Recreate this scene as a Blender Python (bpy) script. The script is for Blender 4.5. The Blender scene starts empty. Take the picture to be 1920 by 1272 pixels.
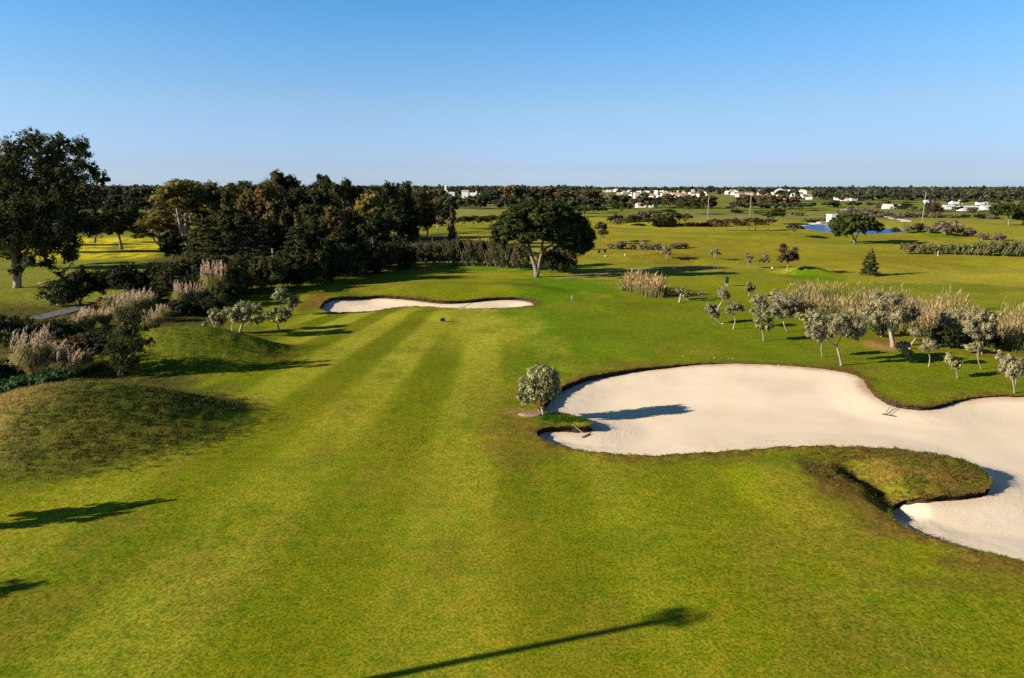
import bpy, math, random
import numpy as np
from mathutils import Vector

random.seed(11)
RS = np.random.RandomState(5)
SC = bpy.context.scene
COL = SC.collection

# ------------------------------------------------------------------ camera, sky, sun, exposure
CAM_H, F, PITCH = 18.0, 1280.0, math.radians(12.51)
cam_d = bpy.data.cameras.new('camera')
cam_d.sensor_width = 36.0
cam_d.lens = F / 1920 * 36.0
cam_d.clip_start, cam_d.clip_end = 0.5, 20000
cam = bpy.data.objects.new('camera', cam_d)
cam.location = (0, 0, CAM_H)
cam.rotation_euler = (math.pi / 2 - PITCH, 0, 0)
COL.objects.link(cam)
SC.camera = cam

SUN_EL, SUN_AZ = math.radians(20), math.radians(253)      # azimuth clockwise from +Y, of the sun itself
world = bpy.data.worlds.new('World')
SC.world = world
world.use_nodes = True
wn, wl = world.node_tree.nodes, world.node_tree.links
wn.clear()
sky = wn.new('ShaderNodeTexSky')
sky.sky_type = 'NISHITA'
sky.sun_disc = False
sky.sun_elevation, sky.sun_rotation = SUN_EL, SUN_AZ  # puts the sky's bright side on the right, away from the sun lamp
sky.altitude, sky.air_density, sky.dust_density, sky.ozone_density = 0, 1.0, 0.25, 4.0
tc = wn.new('ShaderNodeTexCoord')
sep = wn.new('ShaderNodeSeparateXYZ')
grade = wn.new('ShaderNodeValToRGB')                       # sky tinted by elevation: pale low, azure above, darkened overhead to cut fill light
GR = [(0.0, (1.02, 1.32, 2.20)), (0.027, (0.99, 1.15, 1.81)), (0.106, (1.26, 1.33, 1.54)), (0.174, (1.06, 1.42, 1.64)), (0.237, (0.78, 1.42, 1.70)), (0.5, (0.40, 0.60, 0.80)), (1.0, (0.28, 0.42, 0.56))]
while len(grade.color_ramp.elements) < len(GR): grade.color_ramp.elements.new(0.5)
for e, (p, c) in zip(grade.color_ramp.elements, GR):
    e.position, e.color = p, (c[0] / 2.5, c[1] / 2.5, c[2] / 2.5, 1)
mul = wn.new('ShaderNodeMix'); mul.data_type = 'RGBA'; mul.blend_type = 'MULTIPLY'; mul.inputs[0].default_value = 1.0
hs = wn.new('ShaderNodeHueSaturation')
hs.inputs['Value'].default_value = 2.5
bg = wn.new('ShaderNodeBackground')
bg.inputs['Strength'].default_value = 0.05
wo = wn.new('ShaderNodeOutputWorld')
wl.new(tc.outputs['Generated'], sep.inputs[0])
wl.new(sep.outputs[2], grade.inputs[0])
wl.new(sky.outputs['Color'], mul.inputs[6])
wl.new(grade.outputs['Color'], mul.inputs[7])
side = wn.new('ShaderNodeMapRange'); side.interpolation_type = 'SMOOTHSTEP'     # dims the low right-hand sky, bright from the sky texture's own sun
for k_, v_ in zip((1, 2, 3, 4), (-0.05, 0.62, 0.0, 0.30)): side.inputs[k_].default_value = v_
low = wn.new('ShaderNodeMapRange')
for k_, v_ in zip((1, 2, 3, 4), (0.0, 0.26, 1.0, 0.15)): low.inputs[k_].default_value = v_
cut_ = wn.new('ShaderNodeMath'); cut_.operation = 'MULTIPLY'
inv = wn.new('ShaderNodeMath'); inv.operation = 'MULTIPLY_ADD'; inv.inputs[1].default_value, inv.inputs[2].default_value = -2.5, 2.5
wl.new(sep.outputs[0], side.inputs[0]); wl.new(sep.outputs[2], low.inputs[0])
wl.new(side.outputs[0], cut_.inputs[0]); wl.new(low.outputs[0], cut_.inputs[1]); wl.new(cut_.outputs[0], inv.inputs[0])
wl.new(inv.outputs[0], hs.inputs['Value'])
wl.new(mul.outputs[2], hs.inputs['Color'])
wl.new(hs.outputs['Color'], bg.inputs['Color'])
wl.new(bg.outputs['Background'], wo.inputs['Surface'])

sun_d = bpy.data.lights.new('sun', 'SUN')
sun_d.energy, sun_d.angle, sun_d.color = 5.0, math.radians(0.5), (1.0, 0.90, 0.74)
sun = bpy.data.objects.new('sun', sun_d)
SUNDIR = Vector((math.sin(SUN_AZ) * math.cos(SUN_EL), math.cos(SUN_AZ) * math.cos(SUN_EL), math.sin(SUN_EL)))
sun.rotation_euler = (-SUNDIR).to_track_quat('-Z', 'Y').to_euler()
sun.location = SUNDIR * 300
COL.objects.link(sun)

vs = SC.view_settings
vs.view_transform, vs.look, vs.gamma, vs.use_curve_mapping = 'Standard', 'None', 1.0, False
vs.exposure = 1.16
SC.cycles.use_denoising = False          # the fine grain of turf and leaves survives
SC.cycles.max_bounces = 5
SC.cycles.diffuse_bounces = 2
SC.cycles.glossy_bounces = 2
SC.cycles.transmission_bounces = 2
SC.cycles.transparent_max_bounces = 4

# ------------------------------------------------------------------ helpers: noise, terrain height, pixels to points
TAB = RS.rand(256, 256)
def vnoise(x, y):
    x = np.asarray(x, float); y = np.asarray(y, float)
    xi, yi = np.floor(x).astype(int), np.floor(y).astype(int)
    fx, fy = x - xi, y - yi
    fx, fy = fx * fx * (3 - 2 * fx), fy * fy * (3 - 2 * fy)
    a, b = TAB[xi & 255, yi & 255], TAB[(xi + 1) & 255, yi & 255]
    c, d = TAB[xi & 255, (yi + 1) & 255], TAB[(xi + 1) & 255, (yi + 1) & 255]
    return (a * (1 - fx) + b * fx) * (1 - fy) + (c * (1 - fx) + d * fx) * fy
def fbm(x, y, o=3):
    s, a, t = 0, 1.0, 0
    for k in range(o):
        s = s + a * vnoise(x * 2 ** k + 17.3 * k, y * 2 ** k + 9.1 * k); t += a; a *= 0.5
    return s / t
def sstep(a, b, x):
    t = np.clip((x - a) / (b - a), 0, 1)
    return t * t * (3 - 2 * t)

BUMPS = [   # cx, cy, rx, ry, rot(deg), h
    (-34.0, 50.0, 14.6, 9.5, 8, 3.2), (-25.5, 50.8, 8.0, 6.0, 8, 0.30), (-50, 54, 12, 9, 0, 0.6),
    (-36.0, 71.5, 13.0, 7.2, 5, 3.5), (-27.0, 74.0, 10.0, 5.5, 0, 0.7), (-52, 74, 14, 9, 0, 1.0),
    (27.2, 41.4, 6.0, 3.6, 5, 0.95), (22.6, 40.6, 2.1, 3.0, 0, -0.75), (22.6, 37.3, 2.0, 2.6, -20, -0.6), (18.0, 39.0, 5.0, 6.0, 0, 0.5),
    (-14.0, 122.0, 26.0, 12.0, 0, 1.1), (-32.0, 112.0, 9.0, 6.0, 0, 0.9), (-10.0, 97.0, 12.0, 5.0, 0, 0.5),
    (2.0, 120.0, 10.0, 6.0, 0, 0.7), (14.0, 104.0, 10.0, 6.0, 0, 0.5),
    (38.0, 176.0, 18.0, 8.0, 0, 1.3), (64.0, 148.0, 8.0, 5.0, -15, 1.5), (160.0, 268.0, 20.0, 12.0, 0, 2.0),
    (95.0, 255.0, 40.0, 14.0, 0, 1.2), (60.0, 235.0, 30.0, 12.0, 0, 1.0), (110.0, 140.0, 22.0, 9.0, 0, 0.9),
    (130.0, 168.0, 30.0, 10.0, 0, 1.2), (70.0, 330.0, 40.0, 22.0, 0, 2.0), (30.0, 300.0, 30.0, 18.0, 0, 1.6),
]
POND = (153.0, 312.0, 21.0, 34.0)
def H(x, y):
    x = np.asarray(x, float); y = np.asarray(y, float)
    r = np.hypot(x, y)
    z = (fbm(x / 23.0 + 3.1, y / 17.0 + 8.2, 2) - 0.5) * (0.25 + 0.9 * sstep(60, 220, r))
    z = z + (fbm(x / 140.0 + 1.7, y / 90.0 + 2.2, 2) - 0.5) * 3.0 * sstep(180, 420, r)
    for cx, cy, rx, ry, rot, h in BUMPS:
        c, s = math.cos(math.radians(rot)), math.sin(math.radians(rot))
        u = ((x - cx) * c + (y - cy) * s) / rx
        v = (-(x - cx) * s + (y - cy) * c) / ry
        d2 = u * u + v * v
        z = z + np.where(d2 < 1, h * (1 - d2) ** 2, 0)
    z = z + 7.0 * sstep(700, 1900, r)
    d = np.hypot((x - POND[0]) / POND[2], (y - POND[1]) / POND[3])
    k = 1 - sstep(0.85, 1.25, d)
    z = z * (1 - k) + (-0.7) * k
    return z

CP, SP = math.cos(PITCH), math.sin(PITCH)
def ray(px, py):
    u, v = (px - 960) / F, -(py - 636) / F
    return np.array([u, CP + v * SP, -SP + v * CP])
def flat(px, py):
    d = ray(px, py); t = -CAM_H / d[2]
    return d[0] * t, d[1] * t
def at(px, py, from_y=0.0):
    """first terrain point seen through a pixel of the 1920 x 1272 photograph"""
    d = ray(px, py)
    t = np.concatenate([np.linspace(15, 200, 1500), np.geomspace(200.2, 5000, 3000)])
    p = d[None, :] * t[:, None]
    below = (CAM_H + p[:, 2] < H(p[:, 0], p[:, 1])) & (p[:, 1] > from_y)
    i = int(np.argmax(below)) if below.any() else len(t) - 1
    x, y = p[i, 0], p[i, 1]
    return np.array([x, y, float(H(x, y))])
def onplane(px, py, Y):
    d = ray(px, py); t = Y / d[1]
    return np.array([d[0] * t, Y, CAM_H + d[2] * t])
def pix(p):
    x, y, z = p[0], p[1], p[2] - CAM_H
    dep = y * CP - z * SP
    return 960 + F * x / dep, 636 - F * (y * SP + z * CP) / dep

# ------------------------------------------------------------------ helpers: objects
def tag(o, label=None, cat=None, group=None, kind=None):
    if label: o['label'] = label
    if cat: o['category'] = cat
    if group: o['group'] = group
    if kind: o['kind'] = kind
    return o
def empty(name, loc, label=None, cat=None, group=None):
    o = bpy.data.objects.new(name, None)
    o.empty_display_size = 0.3
    COL.objects.link(o)
    o.location = loc
    return tag(o, label, cat, group)
def mesh(name, V, faces, mats, parent=None, smooth=False, tint=None, mat_idx=None, loc=None):
    """V (n,3); faces: list of arrays (m,k); tint (n,3|4) per vertex"""
    me = bpy.data.meshes.new(name)
    V = np.asarray(V, np.float32)
    me.vertices.add(len(V)); me.vertices.foreach_set('co', V.ravel())
    if not isinstance(faces, list): faces = [faces]
    faces = [np.asarray(f, np.int32) for f in faces if len(f)]
    loops = np.concatenate([f.ravel() for f in faces])
    tot = np.concatenate([np.full(len(f), f.shape[1], np.int32) for f in faces])
    st = np.concatenate([[0], np.cumsum(tot)[:-1]]).astype(np.int32)
    me.loops.add(len(loops)); me.loops.foreach_set('vertex_index', loops)
    me.polygons.add(len(tot)); me.polygons.foreach_set('loop_start', st); me.polygons.foreach_set('loop_total', tot)
    if mat_idx is not None: me.polygons.foreach_set('material_index', np.asarray(mat_idx, np.int32))
    me.polygons.foreach_set('use_smooth', np.full(len(tot), bool(smooth)))
    for m in (mats if isinstance(mats, (list, tuple)) else [mats]): me.materials.append(m)
    if tint is not None:
        t = np.ones((len(V), 4), np.float32); tint = np.asarray(tint)
        t[:, :tint.shape[1]] = tint
        a = me.attributes.new('tint', 'FLOAT_COLOR', 'POINT'); a.data.foreach_set('color', t.ravel())
    me.update(calc_edges=True)
    o = bpy.data.objects.new(name, me)
    COL.objects.link(o)
    if parent is not None: o.parent = parent
    if loc is not None: o.location = loc
    return o
def copy_thing(o, loc=None, rz=None, scale=None):
    c = o.copy(); COL.objects.link(c)
    for ch in list(o.children):
        d = ch.copy(); COL.objects.link(d); d.parent = c
        for g in list(ch.children):
            e = g.copy(); COL.objects.link(e); e.parent = d
    if loc is not None: c.location = loc
    if rz is not None: c.rotation_euler = (0, 0, rz)
    if scale is not None: c.scale = scale
    return c
class MB:
    """collects boxes, tubes and blobs into one mesh"""
    def __init__(s): s.V, s.Q, s.T, s.n = [], [], [], 0
    def add(s, V, Q=(), T=()):
        V = np.asarray(V, float).reshape(-1, 3)
        if len(Q): s.Q.append(np.asarray(Q) + s.n)
        if len(T): s.T.append(np.asarray(T) + s.n)
        s.V.append(V); s.n += len(V)
        return s
    def box(s, c, d, rz=0.0, bev=0.0):
        cx, cy, cz = c; a, b, h = d[0] / 2, d[1] / 2, d[2] / 2
        bv = min(bev, a * .9, b * .9)
        if bv > 0:
            prof = [(-a + bv, -b), (a - bv, -b), (a, -b + bv), (a, b - bv), (a - bv, b), (-a + bv, b), (-a, b - bv), (-a, -b + bv)]
        else:
            prof = [(-a, -b), (a, -b), (a, b), (-a, b)]
        n = len(prof); co, si = math.cos(rz), math.sin(rz)
        V = [(cx + x * co - y * si, cy + x * si + y * co, cz + z) for z in (-h, h) for x, y in prof]
        Q = [(i, (i + 1) % n, n + (i + 1) % n, n + i) for i in range(n)]
        if n == 4: Q += [(3, 2, 1, 0), (4, 5, 6, 7)]; return s.add(V, Q)
        T = [(0, i + 1, i) for i in range(1, n - 1)] + [(n, n + i, n + i + 1) for i in range(1, n - 1)]
        return s.add(V, Q, T)
    def tube(s, pts, rad, k=7, cap=True):
        pts = np.asarray(pts, float); m = len(pts)
        rad = np.full(m, rad, float) if np.isscalar(rad) else np.asarray(rad, float)
        V = []
        for i in range(m):
            t = pts[min(i + 1, m - 1)] - pts[max(i - 1, 0)]
            t /= np.linalg.norm(t) + 1e-9
            ref = np.array([0.31, 0.95, 0.05]) if abs(t[2]) > 0.8 else np.array([0, 0, 1.0])
            u = np.cross(t, ref); u /= np.linalg.norm(u) + 1e-9
            w = np.cross(t, u)
            for j in range(k):
                a = 2 * math.pi * j / k
                V.append(pts[i] + rad[i] * (math.cos(a) * u + math.sin(a) * w))
        Q = [(i * k + j, i * k + (j + 1) % k, (i + 1) * k + (j + 1) % k, (i + 1) * k + j) for i in range(m - 1) for j in range(k)]
        T = []
        if cap:
            V += [pts[0], pts[-1]]; a, b = m * k, m * k + 1
            T = [(a, (j + 1) % k, j) for j in range(k)] + [(b, (m - 1) * k + j, (m - 1) * k + (j + 1) % k) for j in range(k)]
        return s.add(V, Q, T)
    def ball(s, c, r, nu=10, nv=6, jit=0.0, rs=None):
        V = []
        for i in range(nv + 1):
            th = math.pi * i / nv
            for j in range(nu):
                ph = 2 * math.pi * j / nu
                q = 1 + (jit * (rs.rand() - .5) if rs is not None else 0)
                V.append((c[0] + r[0] * q * math.sin(th) * math.cos(ph), c[1] + r[1] * q * math.sin(th) * math.sin(ph), c[2] + r[2] * q * math.cos(th)))
        Q = [(i * nu + j, (i + 1) * nu + j, (i + 1) * nu + (j + 1) % nu, i * nu + (j + 1) % nu) for i in range(nv) for j in range(nu)]
        return s.add(V, Q)
    def build(s, name, mat, parent=None, smooth=False, loc=None):
        fs = ([np.concatenate(s.Q)] if s.Q else []) + ([np.concatenate(s.T)] if s.T else [])
        return mesh(name, np.concatenate(s.V), fs, mat, parent, smooth, loc=loc)

# ------------------------------------------------------------------ materials
def new_mat(name):
    m = bpy.data.materials.new(name); m.use_nodes = True
    n, l = m.node_tree.nodes, m.node_tree.links
    b = n.get('Principled BSDF')
    b.inputs['Specular IOR Level'].default_value = 0.25
    return m, n, l, b
def rgb(c): return (c[0], c[1], c[2], 1.0)
def noise_node(n, l, vec, scale, detail=3, rough=0.55):
    t = n.new('ShaderNodeTexNoise'); t.inputs['Scale'].default_value = scale
    t.inputs['Detail'].default_value = detail; t.inputs['Roughness'].default_value = rough
    if vec is not None: l.new(vec, t.inputs['Vector'])
    return t
def mix(n, l, typ, fac, a, b):
    m = n.new('ShaderNodeMix'); m.data_type = 'RGBA'; m.blend_type = typ
    for k, v in ((0, fac), (6, a), (7, b)):
        if hasattr(v, 'links'): l.new(v, m.inputs[k])
        elif k == 0: m.inputs[0].default_value = v
        else: m.inputs[k].default_value = rgb(v)
    return m.outputs[2]
def ramp(n, l, src, p0, p1, c0=(0, 0, 0), c1=(1, 1, 1)):
    r = n.new('ShaderNodeValToRGB')
    r.color_ramp.elements[0].position, r.color_ramp.elements[1].position = p0, p1
    r.color_ramp.elements[0].color, r.color_ramp.elements[1].color = rgb(c0), rgb(c1)
    l.new(src, r.inputs[0]); return r.outputs[0]
def plain(name, c, rough=0.7, nscale=4.0, amt=0.25, bump=0.0, spec=0.25, metal=0.0):
    m, n, l, b = new_mat(name)
    t = n.new('ShaderNodeTexCoord')
    q = noise_node(n, l, t.outputs['Object'], nscale, 4)
    c0 = tuple(v * (1 - amt) for v in c); c1 = tuple(min(1, v * (1 + amt)) for v in c)
    l.new(ramp(n, l, q.outputs[0], 0.3, 0.7, c0, c1), b.inputs['Base Color'])
    b.inputs['Roughness'].default_value = rough
    b.inputs['Specular IOR Level'].default_value = spec
    b.inputs['Metallic'].default_value = metal
    if bump:
        bp = n.new('ShaderNodeBump'); bp.inputs['Strength'].default_value = bump; bp.inputs['Distance'].default_value = 0.03
        l.new(q.outputs[0], bp.inputs['Height']); l.new(bp.outputs[0], b.inputs['Normal'])
    return m
def leaf_mat(name, c, trans=0.25, rough=0.7, spec=0.06):
    m, n, l, b = new_mat(name)
    a = n.new('ShaderNodeAttribute'); a.attribute_name = 'tint'
    oi = n.new('ShaderNodeObjectInfo')
    base = mix(n, l, 'MULTIPLY', 1.0, a.outputs['Color'], c)
    v = ramp(n, l, oi.outputs['Random'], 0, 1, (0.82, 0.84, 0.8), (1.2, 1.15, 1.1))
    base = mix(n, l, 'MULTIPLY', 1.0, base, v)
    l.new(base, b.inputs['Base Color'])
    b.inputs['Roughness'].default_value = rough
    b.inputs['Specular IOR Level'].default_value = spec
    if trans:
        tr = n.new('ShaderNodeBsdfTranslucent'); l.new(base, tr.inputs['Color'])
        ms = n.new('ShaderNodeMixShader'); ms.inputs[0].default_value = trans
        l.new(b.outputs[0], ms.inputs[1]); l.new(tr.outputs[0], ms.inputs[2])
        l.new(ms.outputs[0], n['Material Output'].inputs['Surface'])
    return m
def bark_mat(name, c0, c1, scale=3.0):
    m, n, l, b = new_mat(name)
    t = n.new('ShaderNodeTexCoord'); mp_ = n.new('ShaderNodeMapping'); mp_.inputs['Scale'].default_value = (1, 1, 0.25)
    l.new(t.outputs['Object'], mp_.inputs[0])
    q = noise_node(n, l, mp_.outputs[0], scale, 5, 0.65)
    l.new(ramp(n, l, q.outputs[0], 0.35, 0.65, c0, c1), b.inputs['Base Color'])
    b.inputs['Roughness'].default_value = 0.9
    bp = n.new('ShaderNodeBump'); bp.inputs['Strength'].default_value = 0.6; bp.inputs['Distance'].default_value = 0.05
    l.new(q.outputs[0], bp.inputs['Height']); l.new(bp.outputs[0], b.inputs['Normal'])
    return m

M = dict(
    euc=leaf_mat('eucalyptus_leaf', (0.056, 0.062, 0.021)),
    grove=leaf_mat('grove_leaf', (0.070, 0.068, 0.023)),
    bronze=leaf_mat('bronze_leaf', (0.135, 0.098, 0.036)),
    gold=leaf_mat('golden_green_leaf', (0.160, 0.135, 0.034)),
    pine=leaf_mat('pine_needle', (0.047, 0.060, 0.014)),
    pinebrown=leaf_mat('dry_pine_needle', (0.085, 0.078, 0.036)),
    conifer=leaf_mat('conifer_needle', (0.055, 0.062, 0.020)),
    olive=leaf_mat('olive_leaf', (0.235, 0.21, 0.115), 0.2, 0.55, 0.15),
    olivegreen=leaf_mat('green_olive_leaf', (0.235, 0.23, 0.09), 0.2, 0.5, 0.35),
    hedge=leaf_mat('tamarisk_foliage', (0.095, 0.088, 0.042)),
    scrub=leaf_mat('scrub_leaf', (0.15, 0.145, 0.058)),
    pinkscrub=leaf_mat('dry_scrub_leaf', (0.19, 0.145, 0.105)),
    rust=leaf_mat('rusty_leaf', (0.16, 0.07, 0.03)),
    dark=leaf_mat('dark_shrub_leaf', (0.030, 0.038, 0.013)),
    darkgreen=leaf_mat('ivy_leaf', (0.030, 0.075, 0.014), 0.2, 0.55, 0.15),
    redtree=leaf_mat('purple_brown_leaf', (0.085, 0.055, 0.035)),
    far=leaf_mat('far_tree_leaf', (0.062, 0.070, 0.038)),
    reed=leaf_mat('reed_stalk', (0.30, 0.225, 0.112), 0.3),
    pampas=leaf_mat('pampas_blade', (0.26, 0.215, 0.09), 0.3),
    plume=leaf_mat('pampas_plume', (0.54, 0.40, 0.285), 0.35),
    tuft=leaf_mat('rough_grass_blade', (1, 1, 1), 0.3),
    bark=bark_mat('brown_bark', (0.05, 0.035, 0.025), (0.16, 0.12, 0.085)),
    palebark=bark_mat('pale_eucalyptus_bark', (0.14, 0.115, 0.09), (0.38, 0.33, 0.27)),
    pinebark=bark_mat('pine_bark', (0.08, 0.058, 0.045), (0.27, 0.205, 0.16)),
    olivebark=bark_mat('olive_bark', (0.14, 0.11, 0.08), (0.40, 0.33, 0.25)),
    white=plain('white_paint', (0.70, 0.67, 0.62), 0.6, 2.0, 0.05),
    cream=plain('cream_plaster', (0.72, 0.66, 0.55), 0.7, 1.5, 0.07),
    pinkwall=plain('pink_plaster', (0.70, 0.55, 0.48), 0.7, 1.5, 0.07),
    redroof=plain('terracotta_tile', (0.42, 0.17, 0.10), 0.8, 3.0, 0.25),
    pinkroof=plain('faded_tile', (0.50, 0.30, 0.24), 0.8, 3.0, 0.2),
    greyroof=plain('grey_sheet_roof', (0.55, 0.56, 0.57), 0.5, 2.0, 0.1),
    glass=plain('dark_window_glass', (0.03, 0.035, 0.045), 0.2, 1.0, 0.1, spec=0.5),
    black=plain('black_plastic', (0.015, 0.015, 0.017), 0.5, 5, 0.2),
    green=plain('dark_green_plastic', (0.006, 0.03, 0.022), 0.5, 5, 0.2),
    grey=plain('galvanised_metal', (0.35, 0.35, 0.34), 0.5, 5, 0.15),
    wood=plain('weathered_wood', (0.17, 0.12, 0.08), 0.8, 8, 0.3),
    concrete=plain('pale_concrete', (0.30, 0.275, 0.23), 0.85, 6, 0.15),
    stone=plain('limestone', (0.45, 0.42, 0.36), 0.9, 6, 0.2),
    yellow=plain('pale_yellow_paint', (0.85, 0.80, 0.45), 0.5, 5, 0.05),
)

# ------------------------------------------------------------------ ground, bunkers
def catmull(P, n=6):
    P = np.asarray(P, float); m = len(P); out = []
    for i in range(m):
        p0, p1, p2, p3 = P[i - 1], P[i], P[(i + 1) % m], P[(i + 2) % m]
        for k in range(n):
            t = k / n
            out.append(0.5 * (2 * p1 + (p2 - p0) * t + (2 * p0 - 5 * p1 + 4 * p2 - p3) * t * t + (3 * p1 - p0 - 3 * p2 + p3) * t ** 3))
    return np.array(out)
BUNKER_NEAR = [(1016, 772), (1022, 756), (1040, 738), (1060, 724), (1100, 707), (1160, 696), (1220, 689), (1285, 684), (1340, 682),
    (1400, 682), (1470, 685), (1515, 689), (1560, 694), (1592, 700), (1617, 711), (1630, 732), (1650, 745), (1675, 756), (1710, 762),
    (1740, 763), (1775, 756), (1810, 748), (1850, 744), (1890, 743), (1960, 745), (2080, 756), (2230, 800), (2300, 900), (2240, 1020),
    (2120, 1075), (2010, 1072), (1925, 1053), (1870, 1041), (1815, 1030), (1755, 1011), (1706, 990), (1680, 974), (1670, 960), (1675, 948),
    (1698, 940), (1740, 934), (1800, 929), (1838, 924), (1854, 912), (1857, 898), (1843, 880), (1812, 864), (1760, 852), (1700, 844),
    (1620, 839), (1560, 837), (1480, 839), (1400, 844), (1330, 849), (1260, 853), (1200, 853), (1130, 849), (1075, 842), (1038, 833),
    (1014, 822), (1006, 812), (1012, 804), (1045, 800), (1085, 801), (1106, 799), (1110, 793), (1095, 785), (1062, 777), (1034, 774)]
BUNKER_FAR = [(600, 579), (604, 570), (614, 562), (640, 557), (700, 555), (745, 556), (790, 561), (830, 565), (870, 564), (910, 560),
    (950, 558), (985, 560), (1004, 567), (1000, 572), (970, 576), (930, 578), (880, 579), (840, 578), (800, 575), (760, 575),
    (720, 580), (690, 584), (650, 586), (615, 584)]
PN = catmull([at(*p)[:2] for p in BUNKER_NEAR], 4)
PF = catmull([at(*p)[:2] for p in BUNKER_FAR], 4)
def poly_sdf(x, y, P):
    """signed distance to a closed polygon, negative inside"""
    A, B = P, np.roll(P, -1, 0)
    d2 = np.full(x.shape, 1e18); ins = np.zeros(x.shape, bool)
    for (ax, ay), (bx, by) in zip(A, B):
        ex, ey = bx - ax, by - ay
        t = np.clip(((x - ax) * ex + (y - ay) * ey) / (ex * ex + ey * ey + 1e-12), 0, 1)
        d2 = np.minimum(d2, (x - ax - ex * t) ** 2 + (y - ay - ey * t) ** 2)
        c = (ay > y) != (by > y)
        if by != ay: ins ^= c & (x < ex * (y - ay) / (by - ay) + ax)
    return np.where(ins, -1, 1) * np.sqrt(d2)
def sdf(x, y):
    x = np.asarray(x, float); y = np.asarray(y, float)
    out = np.full(x.shape, 60.0)
    for P in (PN, PF):
        lo, hi = P.min(0) - 14, P.max(0) + 14
        m = (x > lo[0]) & (x < hi[0]) & (y > lo[1]) & (y < hi[1])
        if m.any():
            out[m] = np.minimum(out[m], poly_sdf(x[m], y[m], P))
    near = np.abs(out) < 3
    out = out + np.where(near, (fbm(x * 1.7, y * 1.7, 2) - 0.5) * 0.30 + (fbm(x * 5 + 3, y * 5, 2) - .5) * .16, 0)
    return out
def lip(x, y):
    a = 0.34 + 0.14 * (1 - sstep(8, 15, x)) - 0.30 * sstep(13, 24, x) * sstep(55, 60, y)        # shallow along the far right edge
    a = np.where(y > 85, 0.5, a)
    return a * (0.8 + 0.4 * fbm(x * 0.13 + 5, y * 0.13, 2))
def sand_z(x, y, s):
    d = np.clip(-s, 0, None)
    return H(x, y) - lip(x, y) - 0.30 * sstep(0, 5, d) + 0.03 * (fbm(x * .25, y * .25, 2) - .5)

# (centre px, centre py, radius px, radius py, linear colour, strength)
G_FAIR, G_LIGHT, G_LUSH, G_BROWN, G_OCHRE, G_DEEP = (.158, .168, .005), (.290, .268, .022), (.092, .165, .004), (.140, .088, .016), (.215, .178, .010), (.122, .152, .005)
G_TAN, G_SOIL, G_YEL, G_ROUGH, G_PALE = (.28, .18, .055), (.10, .062, .035), (.52, .42, .008), (.060, .078, .010), (.265, .222, .020)
PATCH = [
    (1050, 600, 130, 80, G_LUSH, .8), (1060, 540, 110, 22, G_LUSH, .9), (1090, 560, 60, 16, G_DEEP, .6), (960, 500, 170, 12, G_LUSH, .9), (1010, 690, 70, 22, G_LUSH, .6), (1120, 650, 150, 40, G_LUSH, .5),
    (1300, 620, 260, 70, G_DEEP, .75), (1650, 690, 330, 60, G_DEEP, .85), (1420, 640, 200, 40, G_DEEP, .6),
    (970, 540, 60, 10, G_BROWN, .5), (1060, 575, 90, 8, G_BROWN, .35), (690, 548, 90, 7, G_BROWN, .5), (585, 570, 22, 14, G_BROWN, .9),
    (1000, 830, 130, 60, G_BROWN, .45), (940, 800, 60, 30, G_BROWN, .4), (985, 775, 40, 9, G_TAN, .9), (1180, 685, 120, 9, G_BROWN, .55), (1560, 688, 140, 8, G_BROWN, .5), (1260, 862, 200, 14, G_BROWN, .45),
    (1720, 890, 135, 48, G_BROWN, .95), (1575, 915, 62, 62, G_BROWN, .95), (1690, 990, 110, 25, G_BROWN, .8), (1860, 1060, 120, 26, G_BROWN, .75), (1800, 1100, 240, 18, G_BROWN, .4),
    (1800, 880, 60, 22, G_LUSH, .6), (1050, 790, 45, 12, G_LUSH, .9),
    (70, 830, 170, 75, G_TAN, .55), (40, 800, 80, 70, G_TAN, .5), (230, 760, 200, 70, G_ROUGH, .8), (30, 890, 130, 40, G_ROUGH, .45), (380, 660, 140, 45, G_ROUGH, .7), (320, 680, 70, 30, G_BROWN, .4), (205, 700, 26, 8, G_TAN, .9),
    (1300, 470, 260, 22, G_OCHRE, .8), (1600, 490, 300, 16, G_OCHRE, .8), (1500, 445, 400, 10, G_OCHRE, .7), (1230, 487, 90, 9, G_BROWN, .55),
    (1530, 518, 60, 9, G_LUSH, .9), (1750, 540, 200, 12, G_DEEP, .7), (1400, 443, 140, 5, G_LUSH, .6), (1750, 442, 60, 5, G_LUSH, .8), (1600, 455, 60, 5, G_LUSH, .5),
    (1130, 515, 80, 8, G_TAN, .35), (1290, 505, 160, 4, G_TAN, .25), (1250, 552, 70, 8, G_BROWN, .4), (1650, 650, 40, 10, (.36, .17, .07), .8), (1700, 640, 60, 14, G_BROWN, .5), (1830, 660, 110, 18, G_BROWN, .4),
    (1250, 400, 160, 9, G_LUSH, .5), (880, 397, 60, 8, (.30, .28, .07), .9), (830, 430, 90, 10, (.15, .19, .01), .8),
    (1620, 384, 90, 6, (.03, .16, .035), .95), (1800, 385, 200, 6, G_DEEP, .6), (1480, 373, 170, 5, G_TAN, .25), (1400, 393, 150, 4, G_OCHRE, .5), (1780, 378, 160, 3, G_TAN, .35),
]
PATCHW = []
for px, py, rx, ry, c, s in PATCH:
    x0, y0 = flat(px, py); x1, _ = flat(px + rx, py); ya, yb = flat(px, py - ry)[1], flat(px, py + ry)[1]
    PATCHW.append((x0, (ya + yb) / 2, abs(x1 - x0), abs(ya - yb) / 2, np.array(c), s))
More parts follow.
